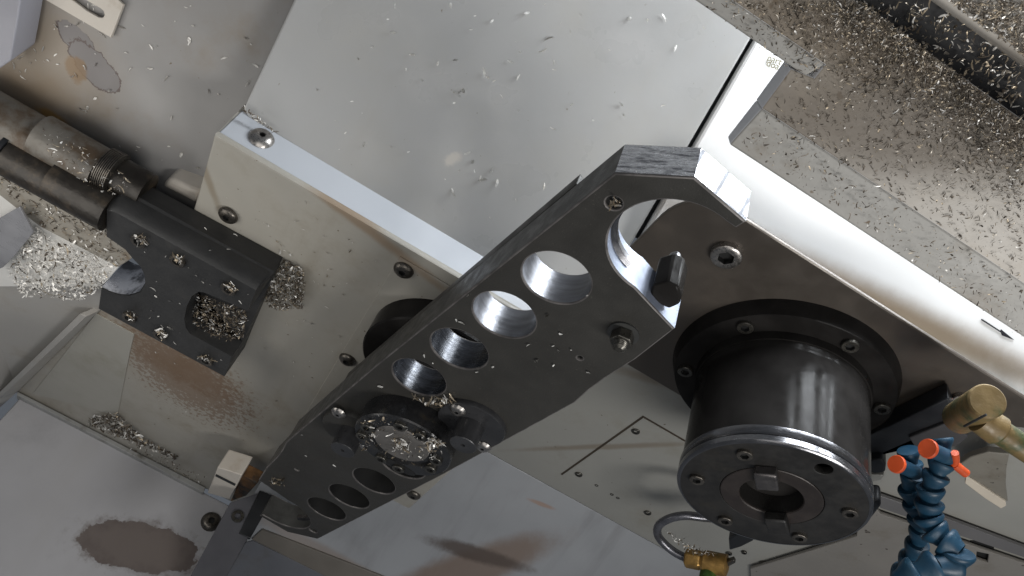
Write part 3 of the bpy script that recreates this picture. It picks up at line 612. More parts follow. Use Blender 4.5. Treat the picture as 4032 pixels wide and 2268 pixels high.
lathe('shaft_end', [(0.1180, 1.075), (0.1180, 1.0660), (0.1160, 1.0645), (0.0760, 1.0645), (0.0735, 1.0670), (0.0730, 1.071)], (AXX, AXY, 0), m_shaft, spn, n=96)
lathe('taper_bore', [(0.0732, 1.0705), (0.0520, 1.20), (0.0, 1.21)], (AXX, AXY, 0), surf('dark_taper_steel', (0.016, 0.015, 0.014), 0.35, 0.2), spn, n=64)
# drive keys
def key(ang, mat):
    c, s = math.cos(ang), math.sin(ang); P = lambda r, t, z: (AXX + r * c - t * s, AXY + r * s + t * c, z)
    hw = 0.026
    loft('drive_key', [P(0.128, -hw, 1.040), P(0.064, -hw, 1.040), P(0.064, hw, 1.040), P(0.128, hw, 1.040)], [P(0.128, -hw, 1.068), P(0.064, -hw, 1.068), P(0.064, hw, 1.068), P(0.128, hw, 1.068)], mat, spn, bev=0.005)
key(math.atan2(-0.0735, -0.0745), m_key); key(math.atan2(0.056, 0.066), m_nose)
for a in (-149, 152, 89, -35, 27):
    a = math.radians(a); place('nose_screw', CAP, (AXX + 0.1755 * math.cos(a), AXY + 0.1755 * math.sin(a), 1.0665), DN, spn, 0.0185)
for a in (-150, -91, 150, -32, 30, 90):
    a = math.radians(a); place('flange_screw', CAPD, (AXX + 0.2515 * math.cos(a), AXY + 0.2515 * math.sin(a), 1.3975), DN, spn, 0.0205)

# ================================================================== tool pot block, pipes and rail on the left
HPF = 1.13; HPB = 1.25
m_pot = surf('matte_black_block', (0.036, 0.036, 0.036), 0.5, 0.1, var=0.15, vscale=10, bump=0.06, bscale=200, spec=0.4, dirt=(0.055, 0.052, 0.048), dirt_lo=0.55, dirt_hi=0.8, dscale=8)
pot = thing('tool_pot_block', 'matte black tool pot block with chip filled slot and half-round notch', 'block', at_h(B(550, 750), HPF))
f_top = [B(1030, 785), B(240, 345), B(183, 330)]
f_left = [B(180, 480), B(288, 556), B(335, 612)]
f_arc = [B(372, 650), B(396, 700), B(400, 750), B(370, 800), B(310, 819), B(250, 815), B(195, 797), B(152, 775)]
f_low = [B(135, 892), B(850, 1278)]
f_r1 = [B(893, 1165)]
f_slot = [B(760, 1092), B(655, 1036), B(630, 1000), B(622, 950), B(635, 880), B(665, 820), B(705, 795), B(730, 798), B(985, 903)]
fr = f_top + f_left + f_arc + f_low + f_r1 + f_slot
F3 = [at_h(p, HPF) for p in fr]
bk_top = [at_h(B(1183, 600), HPB), at_h(B(352, 152), HPB), at_h(B(330, 160), HPB)]
mid = 0.5
full_b = [Vector(p) + Vector((0, 0, HPB - HPF)) for p in F3]; full_b[0], full_b[1], full_b[2] = bk_top
M3p = [a.lerp(b, mid) for a, b in zip(F3, full_b)]
for k_ in range(3): M3p[k_] = M3p[k_] + (M3p[k_] - Vector((-0.45, 2.12, 1.19))).normalized() * 0.022 * (1 if k_ < 2 else 0.5)
loft('front_block', F3, M3p, m_pot, pot, bev=0)
keep = [i for i in range(len(fr)) if i < len(f_top + f_left + f_arc + f_low) + 1]
loft('rear_block', [M3p[i] for i in keep], [full_b[i] for i in keep], m_pot, pot, bev=0)
m_ncrv = surf('scraped_steel', (0.16, 0.165, 0.18), 0.35, 0.6, var=0.6, vscale=9, dirt=(0.6, 0.62, 0.68), dirt_lo=0.42, dirt_hi=0.58, dscale=14)
i0 = len(f_top) + 2
na = [F3[i] + Vector((0, 0, 0.003)) for i in range(i0, i0 + 9)]
bm = bmesh.new(); va = [bm.verts.new(p + Vector((-0.0015, -0.0015, 0))) for p in na]; vb = [bm.verts.new(p + Vector((-0.0015, -0.0015, 0.115))) for p in na]
for i in range(8): bm.faces.new((va[i], va[i + 1], vb[i + 1], vb[i]))
from_bm('notch_wall', bm, m_ncrv, pot, smooth=60)
for pt in ((370, 500), (590, 612), (880, 772), (315, 935), (490, 1035), (752, 1180)):
    place('pot_screw', CAP, at_h(B(*pt), HPF), DN, pot, 0.0215)
ft = [F3[0], F3[1], F3[2]]; fb = [full_b[0], full_b[1], full_b[2]]
outv = (Vector((-0.45, 1.80, 1.19)) - Vector((-0.45, 2.12, 1.19))).normalized() * 0.5 + Vector((0, 0, -0.5))
bm = bmesh.new(); rows = []
for i_ in range(11):
    t_ = i_ / 10; rows.append([bm.verts.new(a.lerp(b, t_) + outv * (0.004 + 0.028 * math.sin(math.pi * t_) ** 0.8)) for a, b in zip(ft, fb)])
for a, b in zip(rows, rows[1:]):
    for i_ in range(2): bm.faces.new((a[i_], a[i_ + 1], b[i_ + 1], b[i_]))
bm.faces.new([rw[0] for rw in rows]); bm.faces.new([rw[2] for rw in rows][::-1])
from_bm('rounded_top', bm, m_pot, pot, smooth=40)
# actuator pipes behind it
m_pipe = surf('grimy_grey_tube', (0.125, 0.115, 0.10), 0.45, 0.25, var=0.2, vscale=8, dirt=(0.075, 0.05, 0.03), dirt_lo=0.45, dirt_hi=0.65, dscale=12, bump=0.1, bscale=70)
m_pipe_d = surf('oily_brown_tube', (0.028, 0.024, 0.02), 0.4, 0.4, var=0.3, vscale=10, dirt=(0.085, 0.065, 0.045), dirt_lo=0.5, dirt_hi=0.7, dscale=12, bump=0.12, bscale=70)
def ubar(name, pa, pb, h, rpx, mat, parent, prof=None, n=48):
    a = at_h(pa, h); b = at_h(pb, h); b = Vector((b.x, a.y, a.z)); r = rpx
    return lathe(name, [(0, 0), (r, 0), (r, (b - a).length), (0, (b - a).length)], a, mat, parent, n=n, axis=b - a)
hb = 1.215
act = thing('pot_actuator', 'grimy pair of cylinder tubes running from the left edge into the black block', 'actuator', at_h(Q(180, 400), hb))
def rad(p, qv, h):  # half the width seen between two points lying across a bar
    a, b = at_h(p, h), at_h(qv, h); return (a - b).length / 2
ubar('large_tube', KZ(-300, 40), KZ(285, 325), hb, 0.066, m_pipe, act)
ubar('tube_step', KZ(285, 325), KZ(690, 530), hb, 0.061, m_pipe, act)
ubar('rod_end', KZ(690, 520), KZ(1000, 660), hb + 0.01, 0.050, m_pipe_d, act)
ubar('lower_tube', KZ(80, 455), KZ(760, 800), hb - 0.06, 0.054, m_pipe_d, act)
ubar('lower_collar', KZ(375, 605), KZ(760, 800), hb - 0.06, 0.057, m_pipe_d, act)
ubar('black_seal', KZ(40, 425), KZ(72, 441), hb - 0.06, 0.0545, m_rubber, act)
ubar('polished_rod', KZ(-200, 310), KZ(40, 425), hb - 0.06, 0.044, m_ring, act)
for i in range(8):
    t = i / 7; a = at_h(KZ(700, 525), hb)
    ubar('thread_ring', KZ(705 + i * 12, 528 + i * 6), KZ(711 + i * 12, 531 + i * 6), hb, 0.056, m_screw, act, n=40)
railL = thing('chip_rail', 'beige grey flat rail strewn with dark chips below the tubes', 'rail', at_h(Q(200, 560), 1.17))
m_rl = surf('dirty_rail_paint', (0.27, 0.25, 0.215), 0.5, 0, var=0.1, dirt=(0.14, 0.10, 0.06), dirt_lo=0.5, dirt_hi=0.75, dscale=12, speck=(0.06, 0.045, 0.03), speck_scale=60, speck_lo=0.64)
prism('rail_bar', [at_h(p, 1.142) for p in (KZ(-40, 545), KZ(720, 915), KZ(900, 1135), KZ(800, 1200), KZ(280, 930), KZ(-40, 680))], (0, 0, 0.03), m_rl, railL, bev=0.004)
# pale bright sheet and grey plate at the far left, heap surface
m_pale = surf('pale_sheet_paint', (0.74, 0.73, 0.70), 0.45, 0, var=0.05)
tag(prism('pale_sheet', [at_h(p, 1.15) for p in (KZ(-60, 620), KZ(420, 900), KZ(810, 1190), KZ(690, 1330), KZ(150, 1330), KZ(-60, 1330))], (0, 0, 0.02), m_pale, None, bev=0.003), 'pale cream sheet glowing behind the chip heap at the left edge', 'sheet')
tag(prism('grey_flap', [at_h(p, 1.10) for p in (KZ(-60, 910), KZ(140, 795), KZ(235, 965), KZ(100, 1130), KZ(30, 1200), KZ(-60, 1240))], (0, 0, 0.008), surf('flap_grey', (0.30, 0.30, 0.315), 0.3, 0.3, var=0.15, vscale=6), None, bev=0.002), 'grey metal flap at the left edge beside the chip heap', 'flap')
tag(prism('stop_block', [at_h(p, 1.30) for p in (B(490, 195), B(530, 152), B(720, 235), B(700, 300))], (0, 0, 0.12), m_cream, None, bev=0.012, seg=3), 'small cream rounded block between the black pot block and the beige box', 'block')

# ================================================================== coolant hoses, nozzles and fittings
def hose(label, path, r0, r1):
    t = thing('coolant_hose', label, 'hose', path[0], group='blue segmented coolant hoses')
    P = [Vector(p) for p in path]; n = len(P) - 1
    for i in range(n):
        a, b = P[i], P[i + 1]; d = b - a; L_ = d.length * 1.12; r = r0 + (r1 - r0) * i / max(1, n - 1)
        lathe('hose_segment', [(0, 0), (r * 0.55, 0), (r * 0.98, L_ * 0.05), (r * 1.04, L_ * 0.16), (r * 1.0, L_ * 0.30), (r * 0.84, L_ * 0.55), (r * 0.68, L_ * 0.75), (r * 0.64, L_ * 0.88), (r * 0.58, L_)], a, m_blue, t, n=32, axis=d, smooth=50)
    return t
def hpath(pts, h0, h1):
    return [at_h(LR(*p), h0 + (h1 - h0) * i / (len(pts) - 1)) for i, p in enumerate(pts)]
hl_ = hose('left blue segmented coolant hose, its knob nearer the spindle', hpath([(1075, 170), (1110, 300), (1125, 420), (1085, 545), (1130, 690), (1180, 830), (1215, 960), (1180, 1100), (1120, 1240), (1050, 1380), (960, 1520)], 1.27, 1.12), 0.0255, 0.030)
hr_ = hose('right blue segmented coolant hose with a T-handled orange valve', hpath([(1405, 60), (1435, 170), (1420, 290), (1370, 410), (1305, 545), (1295, 690), (1275, 830), (1320, 960), (1430, 1080), (1580, 1190), (1550, 1330), (1370, 1350), (1190, 1415), (1000, 1500)], 1.27, 1.0), 0.0265, 0.041)
def knob(p, h, parent, r):
    c = at_h(p, h); ax = (Vector((0, 0, 0)) - c).normalized() + Vector((-0.75, 0.25, 0.1)); ax.normalize()
    lathe('valve_knob', [(0, -0.007), (r * 0.96, -0.007), (r, -0.005), (r, 0.001), (r * 0.94, 0.004), (0, 0.0045)], c, m_orange, parent, n=40, axis=ax)
    lathe('valve_stem', [(0, -0.09), (r * 0.8, -0.09), (r * 0.8, -0.007), (0, -0.007)], c, m_blue, parent, n=24, axis=ax)
    return ax
knob(LR(962, 318), 1.20, hl_, 0.0215); knob(LR(1278, 162), 1.20, hr_, 0.0225)
def handle(pts, h, parent):
    P = [at_h(LR(*p), h) for p in pts]
    tube('valve_handle', P[:3], 0.0085, m_orange, parent, n=12); tube('handle_grip', P[3:], 0.0105, m_orange, parent, n=12)
handle([(1550, 205), (1552, 300), (1495, 362), (1545, 320), (1600, 365), (1660, 412)], 1.22, hr_)
handle([(1265, 380), (1240, 420), (1205, 455), (1190, 490), (1183, 520), (1182, 545)], 1.25, hl_)
# yellow nozzle elbow
noz = thing('yellow_nozzle', 'dirty yellow coolant pipe with a slotted elbow fitting near the right edge', 'pipe fitting', at_h(HZ(980, 330), 1.2))
e0 = at_h(HZ(835, 345), 1.24); e1 = at_h(HZ(1035, 225), 1.17); ee = (e1 - e0)
lathe('elbow_body', [(0, 0), (0.031, 0.0), (0.036, 0.008), (0.036, ee.length), (0.033, ee.length + 0.004), (0, ee.length + 0.004)], e0, m_yellow, noz, n=40, axis=ee)
f0 = at_h(HZ(985, 345), 1.185); f1 = at_h(HZ(1400, 625), 1.16)
lathe('pipe', [(0, 0), (0.031, 0), (0.033, 0.045), (0.027, 0.052), (0.0255, (f1 - f0).length), (0, (f1 - f0).length)], f0, m_yellow, noz, n=40, axis=f1 - f0)
tube('slot_mark', [at_h(HZ(875, 400), 1.135), at_h(HZ(950, 360), 1.128), at_h(HZ(1030, 318), 1.128)], 0.0025, m_hole, noz, n=8)
# black bar and dark manifold behind the hoses
bar = thing('manifold_bar', 'black manifold bar reaching from behind the spindle to the yellow nozzle', 'manifold', at_h(HZ(500, 430), 1.38))
prism('bar_body', [at_h(p, 1.385) for p in (HZ(180, 480), HZ(765, 205), HZ(815, 330), HZ(905, 395), HZ(905, 470), HZ(770, 375), HZ(215, 620), HZ(180, 625))], (0, 0, 0.05), m_rubber, bar, bev=0.003)
prism('manifold_face', [at_h(p, 1.375) for p in (HZ(490, 480), HZ(770, 372), HZ(905, 472), HZ(830, 535), HZ(745, 560), HZ(560, 590))], (0, 0, 0.04), m_manif, bar, bev=0.003)
prism('fitting_block', [at_h(p, 1.36) for p in (HZ(215, 640), HZ(300, 630), HZ(330, 670), HZ(325, 720), HZ(240, 730), HZ(215, 720))], (0, 0, 0.05), m_rubber, bar, bev=0.01)
prism('fitting_tab', [at_h(p, 1.355) for p in (HZ(180, 740), HZ(320, 745), HZ(300, 775), HZ(180, 805))], (0, 0, 0.02), m_col, bar, bev=0.004)
prism('lower_fitting', [at_h(p, 1.22) for p in (HZ(160, 960), HZ(215, 915), HZ(290, 918), HZ(295, 960), HZ(225, 1050), HZ(160, 1080))], (0, 0, 0.05), m_rubber, bar, bev=0.008)
# curved beige bracket at the right, lower right plates
m_rb = surf('speckled_bracket_paint', (0.20, 0.185, 0.155), 0.5, 0, var=0.1, dirt=(0.12, 0.10, 0.075), dirt_lo=0.5, dirt_hi=0.8, dscale=9, speck=(0.05, 0.045, 0.035), speck_scale=45, speck_lo=0.66)
brk = thing('curved_bracket', 'speckled beige bracket plate with a bright folded edge right of the hoses', 'bracket', at_h(HZ(1050, 750), 1.38))
prism('bracket_plate', [at_h(p, 1.385) for p in (HZ(850, 660), HZ(920, 615), HZ(1040, 580), HZ(1190, 595), HZ(1170, 700), HZ(1165, 800), HZ(1180, 930), HZ(890, 745))], (0, 0, 0.02), m_rb, brk, bev=0.003)
prism('folded_edge', [at_h(p, 1.38) for p in (HZ(888, 748), HZ(925, 770), HZ(1165, 928), HZ(1168, 955), HZ(1130, 975), HZ(1020, 905), HZ(880, 800))], (0, 0, 0.012), surf('bare_bright_paint', (0.62, 0.55, 0.45), 0.4, 0, var=0.1), brk, bev=0.002)
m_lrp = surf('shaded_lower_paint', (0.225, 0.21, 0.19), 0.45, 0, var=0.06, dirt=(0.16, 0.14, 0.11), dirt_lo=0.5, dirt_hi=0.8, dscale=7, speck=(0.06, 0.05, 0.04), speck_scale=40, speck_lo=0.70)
lr = thing('lower_right_plate', 'beige lower plate with a square hole at the bottom right corner', 'plate', at_h(HZ(1100, 1250), 1.42))
pl = [P_COL.p2(p) for p in (LR(640, 560), LR(800, 762), LR(1080, 858), LR(1500, 1008), LR(2600, 1380), LR(2600, 1900), LR(-480, 1900), LR(-500, 1322), LR(115, 1133), LR(560, 990))]
sq = [P_COL.p2(LR(*p)) for p in ((1762, 1140), (1880, 1165), (1868, 1252), (1755, 1215))]
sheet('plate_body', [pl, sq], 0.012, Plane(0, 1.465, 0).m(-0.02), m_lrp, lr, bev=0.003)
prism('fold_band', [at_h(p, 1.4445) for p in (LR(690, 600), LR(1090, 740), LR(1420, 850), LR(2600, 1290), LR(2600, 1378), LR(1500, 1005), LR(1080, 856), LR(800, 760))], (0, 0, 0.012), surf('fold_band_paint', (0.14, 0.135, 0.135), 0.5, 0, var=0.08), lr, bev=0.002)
prism('hole_backing', [at_h(LR(*p), 1.462) for p in ((1700, 1090), (1940, 1100), (1940, 1290), (1700, 1290))], (0, 0, 0.004), m_hole, lr, bev=0)
lug = [at_h(UT(*p), 1.30) for p in ((1440, 1090), (1430, 930), (1560, 840), (1720, 830), (1830, 880), (1760, 960), (1600, 1040))]
tag(prism('dark_lug', lug, (0, 0, 0.04), m_rubber, None, bev=0.006), 'dark angular lug showing below the spindle nose beside the bent pipe', 'lug')
for p, s in ((UT(1640, 1105), 0.010), (UT(1435, 1115), 0.012), (UT(1905, 1255), 0.016)):
    place('plug', CAPD, at_h(p, 1.462), DN, col, s)
# bent coolant pipe with brass fitting
bp_ = thing('bent_pipe', 'bent grey metal coolant pipe ending in an oily brass fitting', 'pipe', at_h(UT(600, 900), 1.25))
tp = [(1560, 700), (1330, 660), (1080, 635), (850, 612), (640, 650), (490, 745), (475, 870), (560, 990), (700, 1105), (860, 1190), (920, 1230)]
tube('pipe', [at_h(UT(*p), 1.30 - 0.10 * i / 10) for i, p in enumerate(tp)], 0.0135, surf('satin_pipe_steel', (0.15, 0.15, 0.165), 0.28, 0.7, var=0.2, vscale=9, dirt=(0.07, 0.06, 0.05), dirt_lo=0.5, dirt_hi=0.75, dscale=14), bp_, n=24)
b0 = at_h(UT(850, 1180), 1.20); b1 = at_h(UT(1400, 1290), 1.19); d = (b1 - b0)
lathe('nut', [(0, 0), (0.028, 0), (0.031, 0.006), (0.031, 0.045), (0.026, 0.055), (0, 0.055)], b0, m_brass, bp_, n=6, axis=d, smooth=0, bev=0.003)
lathe('fitting_body', [(0, 0.05), (0.026, 0.05), (0.035, 0.062), (0.035, d.length), (0.02, d.length + 0.005), (0, d.length + 0.005)], b0, m_brass, bp_, n=32, axis=d)
lathe('elbow_end', [(0, 0), (0.026, 0), (0.025, 0.12), (0, 0.12)], at_h(UT(1180, 1290), 1.19), surf('green_stained_brass', (0.06, 0.13, 0.03), 0.5, 0.3, var=0.4, vscale=20), bp_, n=28, axis=at_h(UT(1120, 1560), 1.12) - at_h(UT(1180, 1290), 1.19))
prism('fitting_tab', [at_h(p, 1.19) for p in (UT(1380, 1250), UT(1500, 1215), UT(1525, 1255), UT(1380, 1330))], (0, 0, 0.015), m_screw_d, bp_, bev=0.003)

# ================================================================== metal chips
def flake(L_, Wd, bend, curl):
    """one small bent, slightly twisted shaving; 10 triangles"""
    pts = []
    for i, s in enumerate((-0.5, -0.15, 0.2, 0.5)):
        wv = Wd * (0.55, 1.0, 0.85, 0.35)[i]; x = s * L_; y = bend * (s * s) * L_; z = curl * abs(s) * L_
        pts += [(x, y - wv / 2, z), (x, y + wv / 2, z + 0.25 * wv * (i - 1.5))]
    fc = [(2 * i, 2 * i + 1, 2 * i + 3, 2 * i + 2) for i in range(3)]
    return np.array(pts), fc
def chip_mesh(name, L_, Wd, bend, curl, mat):
    v, f = flake(L_, Wd, bend, curl); bm = bmesh.new(); vs = [bm.verts.new(p) for p in v.tolist()]
    fs = [bm.faces.new([vs[i] for i in q]) for q in f]
    r = bmesh.ops.solidify(bm, geom=fs, thickness=Wd * 0.18)
    me = bpy.data.meshes.new(name); bm.to_mesh(me); bm.free(); me.materials.append(mat); return me
CH = [chip_mesh('metal_chip', l, w_, b, c, m) for l, w_, b, c, m in ((0.022, 0.0055, 0.2, 0.1, m_chip), (0.017, 0.006, -0.3, 0.2, m_chip), (0.027, 0.0042, 0.35, 0.05, m_chip), (0.013, 0.0075, 0.1, 0.25, m_chip))]
CHW = [chip_mesh('metal_chip', l, w_, b, c, m_chip_w) for l, w_, b, c in ((0.014, 0.007, 0.0, 0.1), (0.018, 0.006, 0.2, 0.15), (0.011, 0.008, -0.2, 0.1))]
CHB = [chip_mesh('metal_chip', l, w_, b, c, m_chip_b) for l, w_, b, c in ((0.020, 0.005, 0.3, 0.15), (0.015, 0.006, -0.2, 0.2))]
def orient(zv):
    q = Vector(zv).to_track_quat('Z', 'Y').to_matrix().to_4x4()
    return q @ Matrix.Rotation(random.uniform(0, 6.28), 4, 'Z') @ Matrix.Rotation(random.uniform(-0.45, 0.45), 4, 'X') @ Matrix.Rotation(random.uniform(-0.35, 0.35), 4, 'Y')
def chip_at(p3, nrm, meshes, label, group, sc=1.0):
    o = bpy.data.objects.new('metal_chip', random.choice(meshes)); C.objects.link(o)
    o.matrix_world = Matrix.Translation(Vector(p3) + Vector(nrm) * 0.003) @ orient(nrm) @ Matrix.Scale(sc * random.choice((0.45, 0.55, 0.65, 0.75, 1.0)), 4)
    tag(o, label, 'metal chip', group); return o
def inpoly(p, poly):
    x, y = p; r = False; n = len(poly)
    for i in range(n):
        (x1, y1), (x2, y2) = poly[i], poly[(i + 1) % n]
        if (y1 > y) != (y2 > y) and x < (x2 - x1) * (y - y1) / (y2 - y1) + x1: r = not r
    return r
def sample(poly, n, w_=None):
    xs = [p[0] for p in poly]; ys = [p[1] for p in poly]; out = []
    while len(out) < n:
        p = (random.uniform(min(xs), max(xs)), random.uniform(min(ys), max(ys)))
        if inpoly(p, poly) and (w_ is None or random.random() < w_(p)): out.append(p)
    return out
for pt in (E(877, 577), E(805, 735), E(840, 750), E(600, 960), E(655, 1007), E(1035, 1030), E(935, 1062), E(1257, 890), E(1378, 703), E(1415, 897), E(1450, 927), E(1528, 922), E(1310, 990), E(1418, 1020), E(1640, 1065), E(1465, 820), E(325, 1155), E(1630, 577), M3(1230, 40), M3(540, 465), M3(575, 650), M3(825, 735)):
    chip_at(at_h(pt, 0.999), (0, 0, -1), CHW, 'tiny white chip lying on the black face of the tool changer arm', 'white chips on the black arm', 0.85)
n_s = tuple(-P_SLOPE.z)
for p in sample([(760, 10), (1800, 10), (1700, 330), (1240, 600), (700, 320)], 75, lambda p: 0.35 + 0.65 * math.exp(-((p[0] - 1320) ** 2 + (p[1] - 60) ** 2 * 2) / 260 ** 2)):
    chip_at(P_SLOPE.p3(Q(*p)), n_s, CH + CHW + CHW, 'bright chip stuck to the large pale grey sloped panel', 'chips on the sloped panel', random.choice((0.5, 0.7, 1.0, 1.2)))
n_l = tuple(-P_LEFT.z)
wl = lambda p: math.exp(-max(0, p[0] - 60) / 180) + 0.12
for p in sample([(40, 10), (720, 10), (600, 270), (540, 340), (480, 480), (20, 210)], 75, wl):
    chip_at(P_LEFT.p3(Q(*p)), n_l, CH, 'bright chip stuck to the grey beige left wall panel', 'chips on the left wall', random.choice((0.6, 0.8, 1.1)))
wb = lambda p: math.exp(-((p[0] - 720) ** 2 + (p[1] - 720) ** 2) / 150 ** 2) + 0.25
for p in sample([(560, 380), (1000, 640), (900, 900), (640, 1160), (330, 1090), (340, 860), (570, 950), (660, 800), (720, 640), (560, 540)], 80, wb):
    chip_at(at_h(Q(*p), 1.251), DN, CH + CHB, 'small chip clinging to the beige underside of the box', 'chips on the beige box', random.choice((0.4, 0.6, 0.85)))
for p in [B(748, 430), B(770, 555), B(730, 605), B(870, 690), B(600, 858), B(545, 845), B(465, 818), B(730, 735), B(695, 700), B(450, 775), B(400, 565), B(520, 590), B(545, 1000), B(500, 990), B(600, 1025), B(570, 1085), B(920, 465), B(880, 548), B(480, 930), B(440, 900), B(430, 940), B(470, 735), B(650, 655), B(775, 750), B(945, 850), B(990, 805), B(710, 1165), B(835, 1180)]:
    on_top = (p[1] - B(0, 345)[1]) < (p[0] - B(240, 0)[0]) * 0.557 - 3
    chip_at(at_h(p, HPF - 0.001 if not on_top else 1.158), DN, CH, 'bright chip stuck to the matte black pot block', 'chips on the black block', 0.9)
def swarf(name, P3, nrm, label, mats, weights, smin, smax, tilt=0.5, kind='stuff', parent=None):
    """many shavings as one mesh, each with its own turn, size and tint"""
    n = len(P3); V = []; Fc = []; MI = []
    base = [flake(0.020, 0.0048, 0.25, 0.15), flake(0.014, 0.0060, -0.3, 0.25), flake(0.026, 0.0036, 0.4, 0.1), flake(0.011, 0.0065, 0.1, 0.3)]
    q0 = np.array(Vector(nrm).to_track_quat('Z', 'Y').to_matrix())
    for i in range(n):
        v, f = base[rng.integers(4)]; s = smin + (smax - smin) * 1.5 * rng.random() ** 2.4; a = rng.uniform(0, 6.283)
        tx, ty = rng.normal(0, tilt), rng.normal(0, tilt)
        rz = np.array([[math.cos(a), -math.sin(a), 0], [math.sin(a), math.cos(a), 0], [0, 0, 1]])
        rx = np.array([[1, 0, 0], [0, math.cos(tx), -math.sin(tx)], [0, math.sin(tx), math.cos(tx)]])
        ry = np.array([[math.cos(ty), 0, math.sin(ty)], [0, 1, 0], [-math.sin(ty), 0, math.cos(ty)]])
        vv = (v * s) @ (q0 @ rz @ rx @ ry).T + np.array(P3[i]); k = len(V)
        V += vv.tolist(); Fc += [tuple(k + j for j in q) for q in f]; MI += [int(rng.choice(len(mats), p=weights))] * len(f)
    me = bpy.data.meshes.new(name); me.from_pydata(V, [], Fc)
    for m in mats: me.materials.append(m)
    me.polygons.foreach_set('material_index', MI); me.update()
    o = bpy.data.objects.new(name, me); C.objects.link(o)
    if parent is not None:
        o.parent = parent; o.matrix_parent_inverse = parent.matrix_world.inverted()
        if kind: o['kind'] = kind
    else: tag(o, label, 'swarf', kind=kind)
    return o
MATS = [m_chip, m_chip_b, m_chip_d]
m_chip_t = surf('oily_tray_swarf', (0.26, 0.235, 0.20), 0.35, 0.5, var=0.4, vscale=25, bump=0)
TMATS = [m_chip, m_chip_t, m_chip_b, m_chip_d]
# tray: density rises towards the slot
n_t = tuple(-P_TRAY.z); nt_ = -P_TRAY.z
def dist_slot(p): return ((p[1] - 0) - (p[0] - 2163) * 0.754) / 1.25
def wt(p):
    d = dist_slot(p)
    return 0.02 + 0.72 / (1 + math.exp((d - 62) / 20)) + 0.26 / (1 + math.exp((d - 150) / 30)) if d > 0 else 0
poly_t = [(1760, 0), (2170, 0), (2576, 300), (2576, 850), (1900, 385), (1862, 360), (1998, 185)]
pts = sample(poly_t, 11000, wt)
swarf('tray_swarf', [tuple(P_TRAY.p3(Q(*p)) + nt_ * random.uniform(0.002, 0.012)) for p in pts], n_t, 'thick scatter of metal swarf clinging to the beige tray panel', TMATS, [0.04, 0.24, 0.22, 0.50], 0.09, 0.28)
pts = sample(poly_t, 1300)
swarf('sparse_tray_swarf', [tuple(P_TRAY.p3(Q(*p)) + nt_ * 0.002) for p in pts], n_t, 'sparse dark chips spread over the clean lower part of the tray', TMATS, [0.05, 0.17, 0.10, 0.68], 0.10, 0.30, tilt=0.25)
poly_s = [(2130, 0), (2365, 0), (2576, 150), (2576, 330)]
pts = sample(poly_s, 480)
swarf('slot_swarf', [tuple(P_TRAY.p3(Q(*p), 0.04)) for p in pts], n_t, 'loose bright shavings lying over the black slot at top right', TMATS, [0.12, 0.33, 0.3, 0.25], 0.2, 0.48)
pts = sample([(2385, 0), (2590, 0), (2590, 150)], 900)
swarf('outer_swarf', [tuple(P_TRAY.p3(Q(*p), -0.016)) for p in pts], n_t, 'swarf scattered on the brown panel in the top right corner', TMATS, [0.06, 0.3, 0.24, 0.4], 0.14, 0.38, tilt=0.3)
def heap(name, zf, poly, h, n, depth, label, weights, smin=0.5, smax=1.1, mats=MATS, cen=None):
    P = []
    xs = [p[0] for p in poly]; ys = [p[1] for p in poly]; cx, cy = sum(xs) / len(xs), sum(ys) / len(ys)
    sx, sy = (max(xs) - min(xs)) / 2, (max(ys) - min(ys)) / 2
    for p in sample(poly, n):
        k = max(0, 1 - ((p[0] - cx) / sx) ** 2 * 0.7 - ((p[1] - cy) / sy) ** 2 * 0.7)
        P.append(tuple(at_h(zf(*p), h - random.random() * depth * k)))
    return swarf(name, P, DN, label, mats, weights, smin, smax, tilt=0.9)
heap('block_edge_swarf', B, [(1190, 610), (1300, 670), (1310, 760), (1290, 890), (1150, 905), (1070, 850), (1110, 740)], 1.25, 1700, 0.05, 'heap of swarf packed against the right end of the black block', [0.2, 0.3, 0.5], 0.25, 0.65)
heap('slot_chip_heap', B, [(700, 805), (960, 900), (985, 930), (960, 1050), (870, 1085), (760, 1040), (640, 960), (645, 890)], 1.19, 1300, 0.07, 'heap of swarf filling the slot of the black block', [0.15, 0.3, 0.55], 0.3, 0.75)
heap('bright_chip_heap', KZ, [(270, 935), (330, 1000), (560, 1090), (780, 1190), (690, 1330), (560, 1420), (150, 1390), (70, 1210), (150, 1060)], 1.146, 1700, 0.05, 'glittering heap of bright chips at the left edge on pale sheet', [0.75, 0.1, 0.15], 0.4, 0.95)
heap('corner_chip_heap', SZ, [(820, 1240), (900, 1180), (1120, 1150), (1220, 1250), (1420, 1420), (1700, 1560), (1690, 1600), (1250, 1420), (1000, 1330)], 1.245, 700, 0.03, 'dark tuft of chips caught on the ledge above the lower left panel', [0.25, 0.15, 0.6], 0.4, 1.3)
heap('ledge_swarf', BL, [(900, 500), (1450, 760), (1400, 810), (900, 560)], 1.24, 160, 0.02, 'thin line of chips along the ledge towards the cream block', [0.2, 0.2, 0.6], 0.3, 0.8)
heap('hub_swarf', M3, [(1060, 340), (1250, 280), (1560, 400), (1790, 540), (1740, 720), (1560, 770), (1250, 640), (1020, 600)], 0.931, 150, 0.006, 'swarf caught between the screws of the arm hub', [0.4, 0.45, 0.15], 0.3, 0.8)
heap('hub_back_swarf', M3, [(1500, 140), (1880, 150), (1860, 190), (1720, 230), (1580, 200)], 0.99, 60, 0.004, 'bronze swarf trapped behind the arm hub', [0.25, 0.6, 0.15], 0.6, 1.1)
heap('arm_screw_swarf', F, [(285, 490), (335, 485), (345, 515), (300, 525)], 0.996, 16, 0.004, 'bronze swarf filling a screw pocket near the arm fork', [0.3, 0.6, 0.1], 0.6, 1.0)
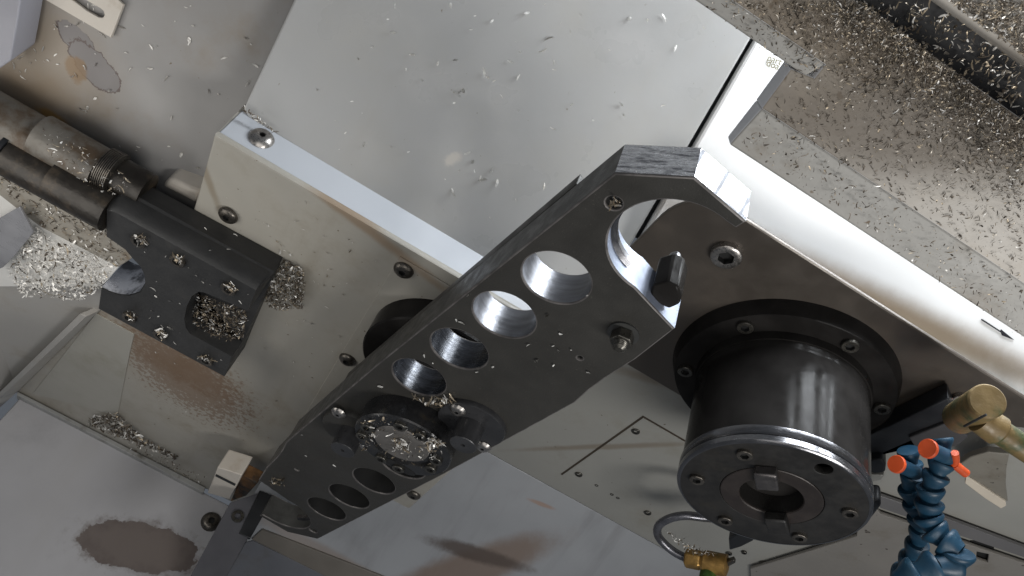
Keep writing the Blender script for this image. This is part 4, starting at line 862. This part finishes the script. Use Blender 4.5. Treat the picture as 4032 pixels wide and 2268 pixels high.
heap('arm_end_swarf', M3, [(240, 830), (380, 860), (400, 920), (270, 920)], 0.996, 24, 0.004, 'bronze swarf in the screw pocket at the lower arm end', [0.2, 0.6, 0.2], 0.6, 1.0)
heap('pipe_swarf', UT, [(560, 800), (760, 900), (1080, 1080), (1330, 1130), (1050, 1160), (880, 1100), (700, 950)], 1.20, 110, 0.01, 'wet chips stuck along the bent pipe and brass fitting', [0.35, 0.25, 0.4], 0.4, 0.9)
heap('tube_swarf', KZ, [(270, 240), (420, 300), (820, 560), (900, 640), (720, 760), (480, 560), (300, 430)], 1.150, 170, 0.008, 'chips stuck to the grimy actuator tubes at the left', [0.35, 0.35, 0.3], 0.15, 0.65)
heap('rail_swarf', KZ, [(0, 560), (710, 900), (860, 1120), (790, 1190), (290, 920), (0, 660)], 1.140, 300, 0.003, 'dark chips strewn along the flat rail below the tubes', [0.25, 0.2, 0.55], 0.4, 0.9)
for pt in ((370, 500), (590, 612), (880, 772), (315, 935), (490, 1035), (752, 1180)):
    heap('pot_screw_swarf', B, [(pt[0] - 42, pt[1] - 20), (pt[0] + 10, pt[1] - 30), (pt[0] + 45, pt[1] + 10), (pt[0] + 5, pt[1] + 32)], HPF - 0.012, 30, 0.004, 'x', [0.45, 0.35, 0.2], 0.3, 0.9)
_lb = ['topmost left', 'second from top left', 'right side beside the slot', 'lower left', 'lower middle', 'lower right']
_k = 0
for o in list(C.objects):
    if o.name.startswith('pot_screw_swarf'):
        o['label'] = 'swarf clogging the black block screw, ' + _lb[_k]; _k += 1

heap('joint_swarf', Q, [(608, 268), (618, 270), (690, 325), (700, 336), (684, 330), (620, 284)], 1.345, 90, 0.004, 'dark debris packed in the corner joint above the lit strip', [0.2, 0.2, 0.6], 0.25, 0.6)

heap('hub_clump', M3, [(1330, 520), (1400, 490), (1480, 560), (1450, 620), (1360, 600)], 0.932, 60, 0.012, 'gold and silver chip clump on the middle of the arm hub disc', [0.5, 0.45, 0.05], 0.4, 1.0)
heap('hub_edge_clump', M3, [(1620, 520), (1740, 500), (1780, 560), (1680, 600), (1640, 640)], 0.93, 80, 0.015, 'bronze chip clump at the right rim of the arm hub', [0.4, 0.5, 0.1], 0.4, 0.9)
heap('hub_left_clump', M3, [(1090, 520), (1160, 440), (1230, 350), (1250, 390), (1150, 560), (1060, 640)], 0.945, 70, 0.012, 'silver chips packed at the left rim of the arm hub', [0.55, 0.35, 0.1], 0.35, 0.9)
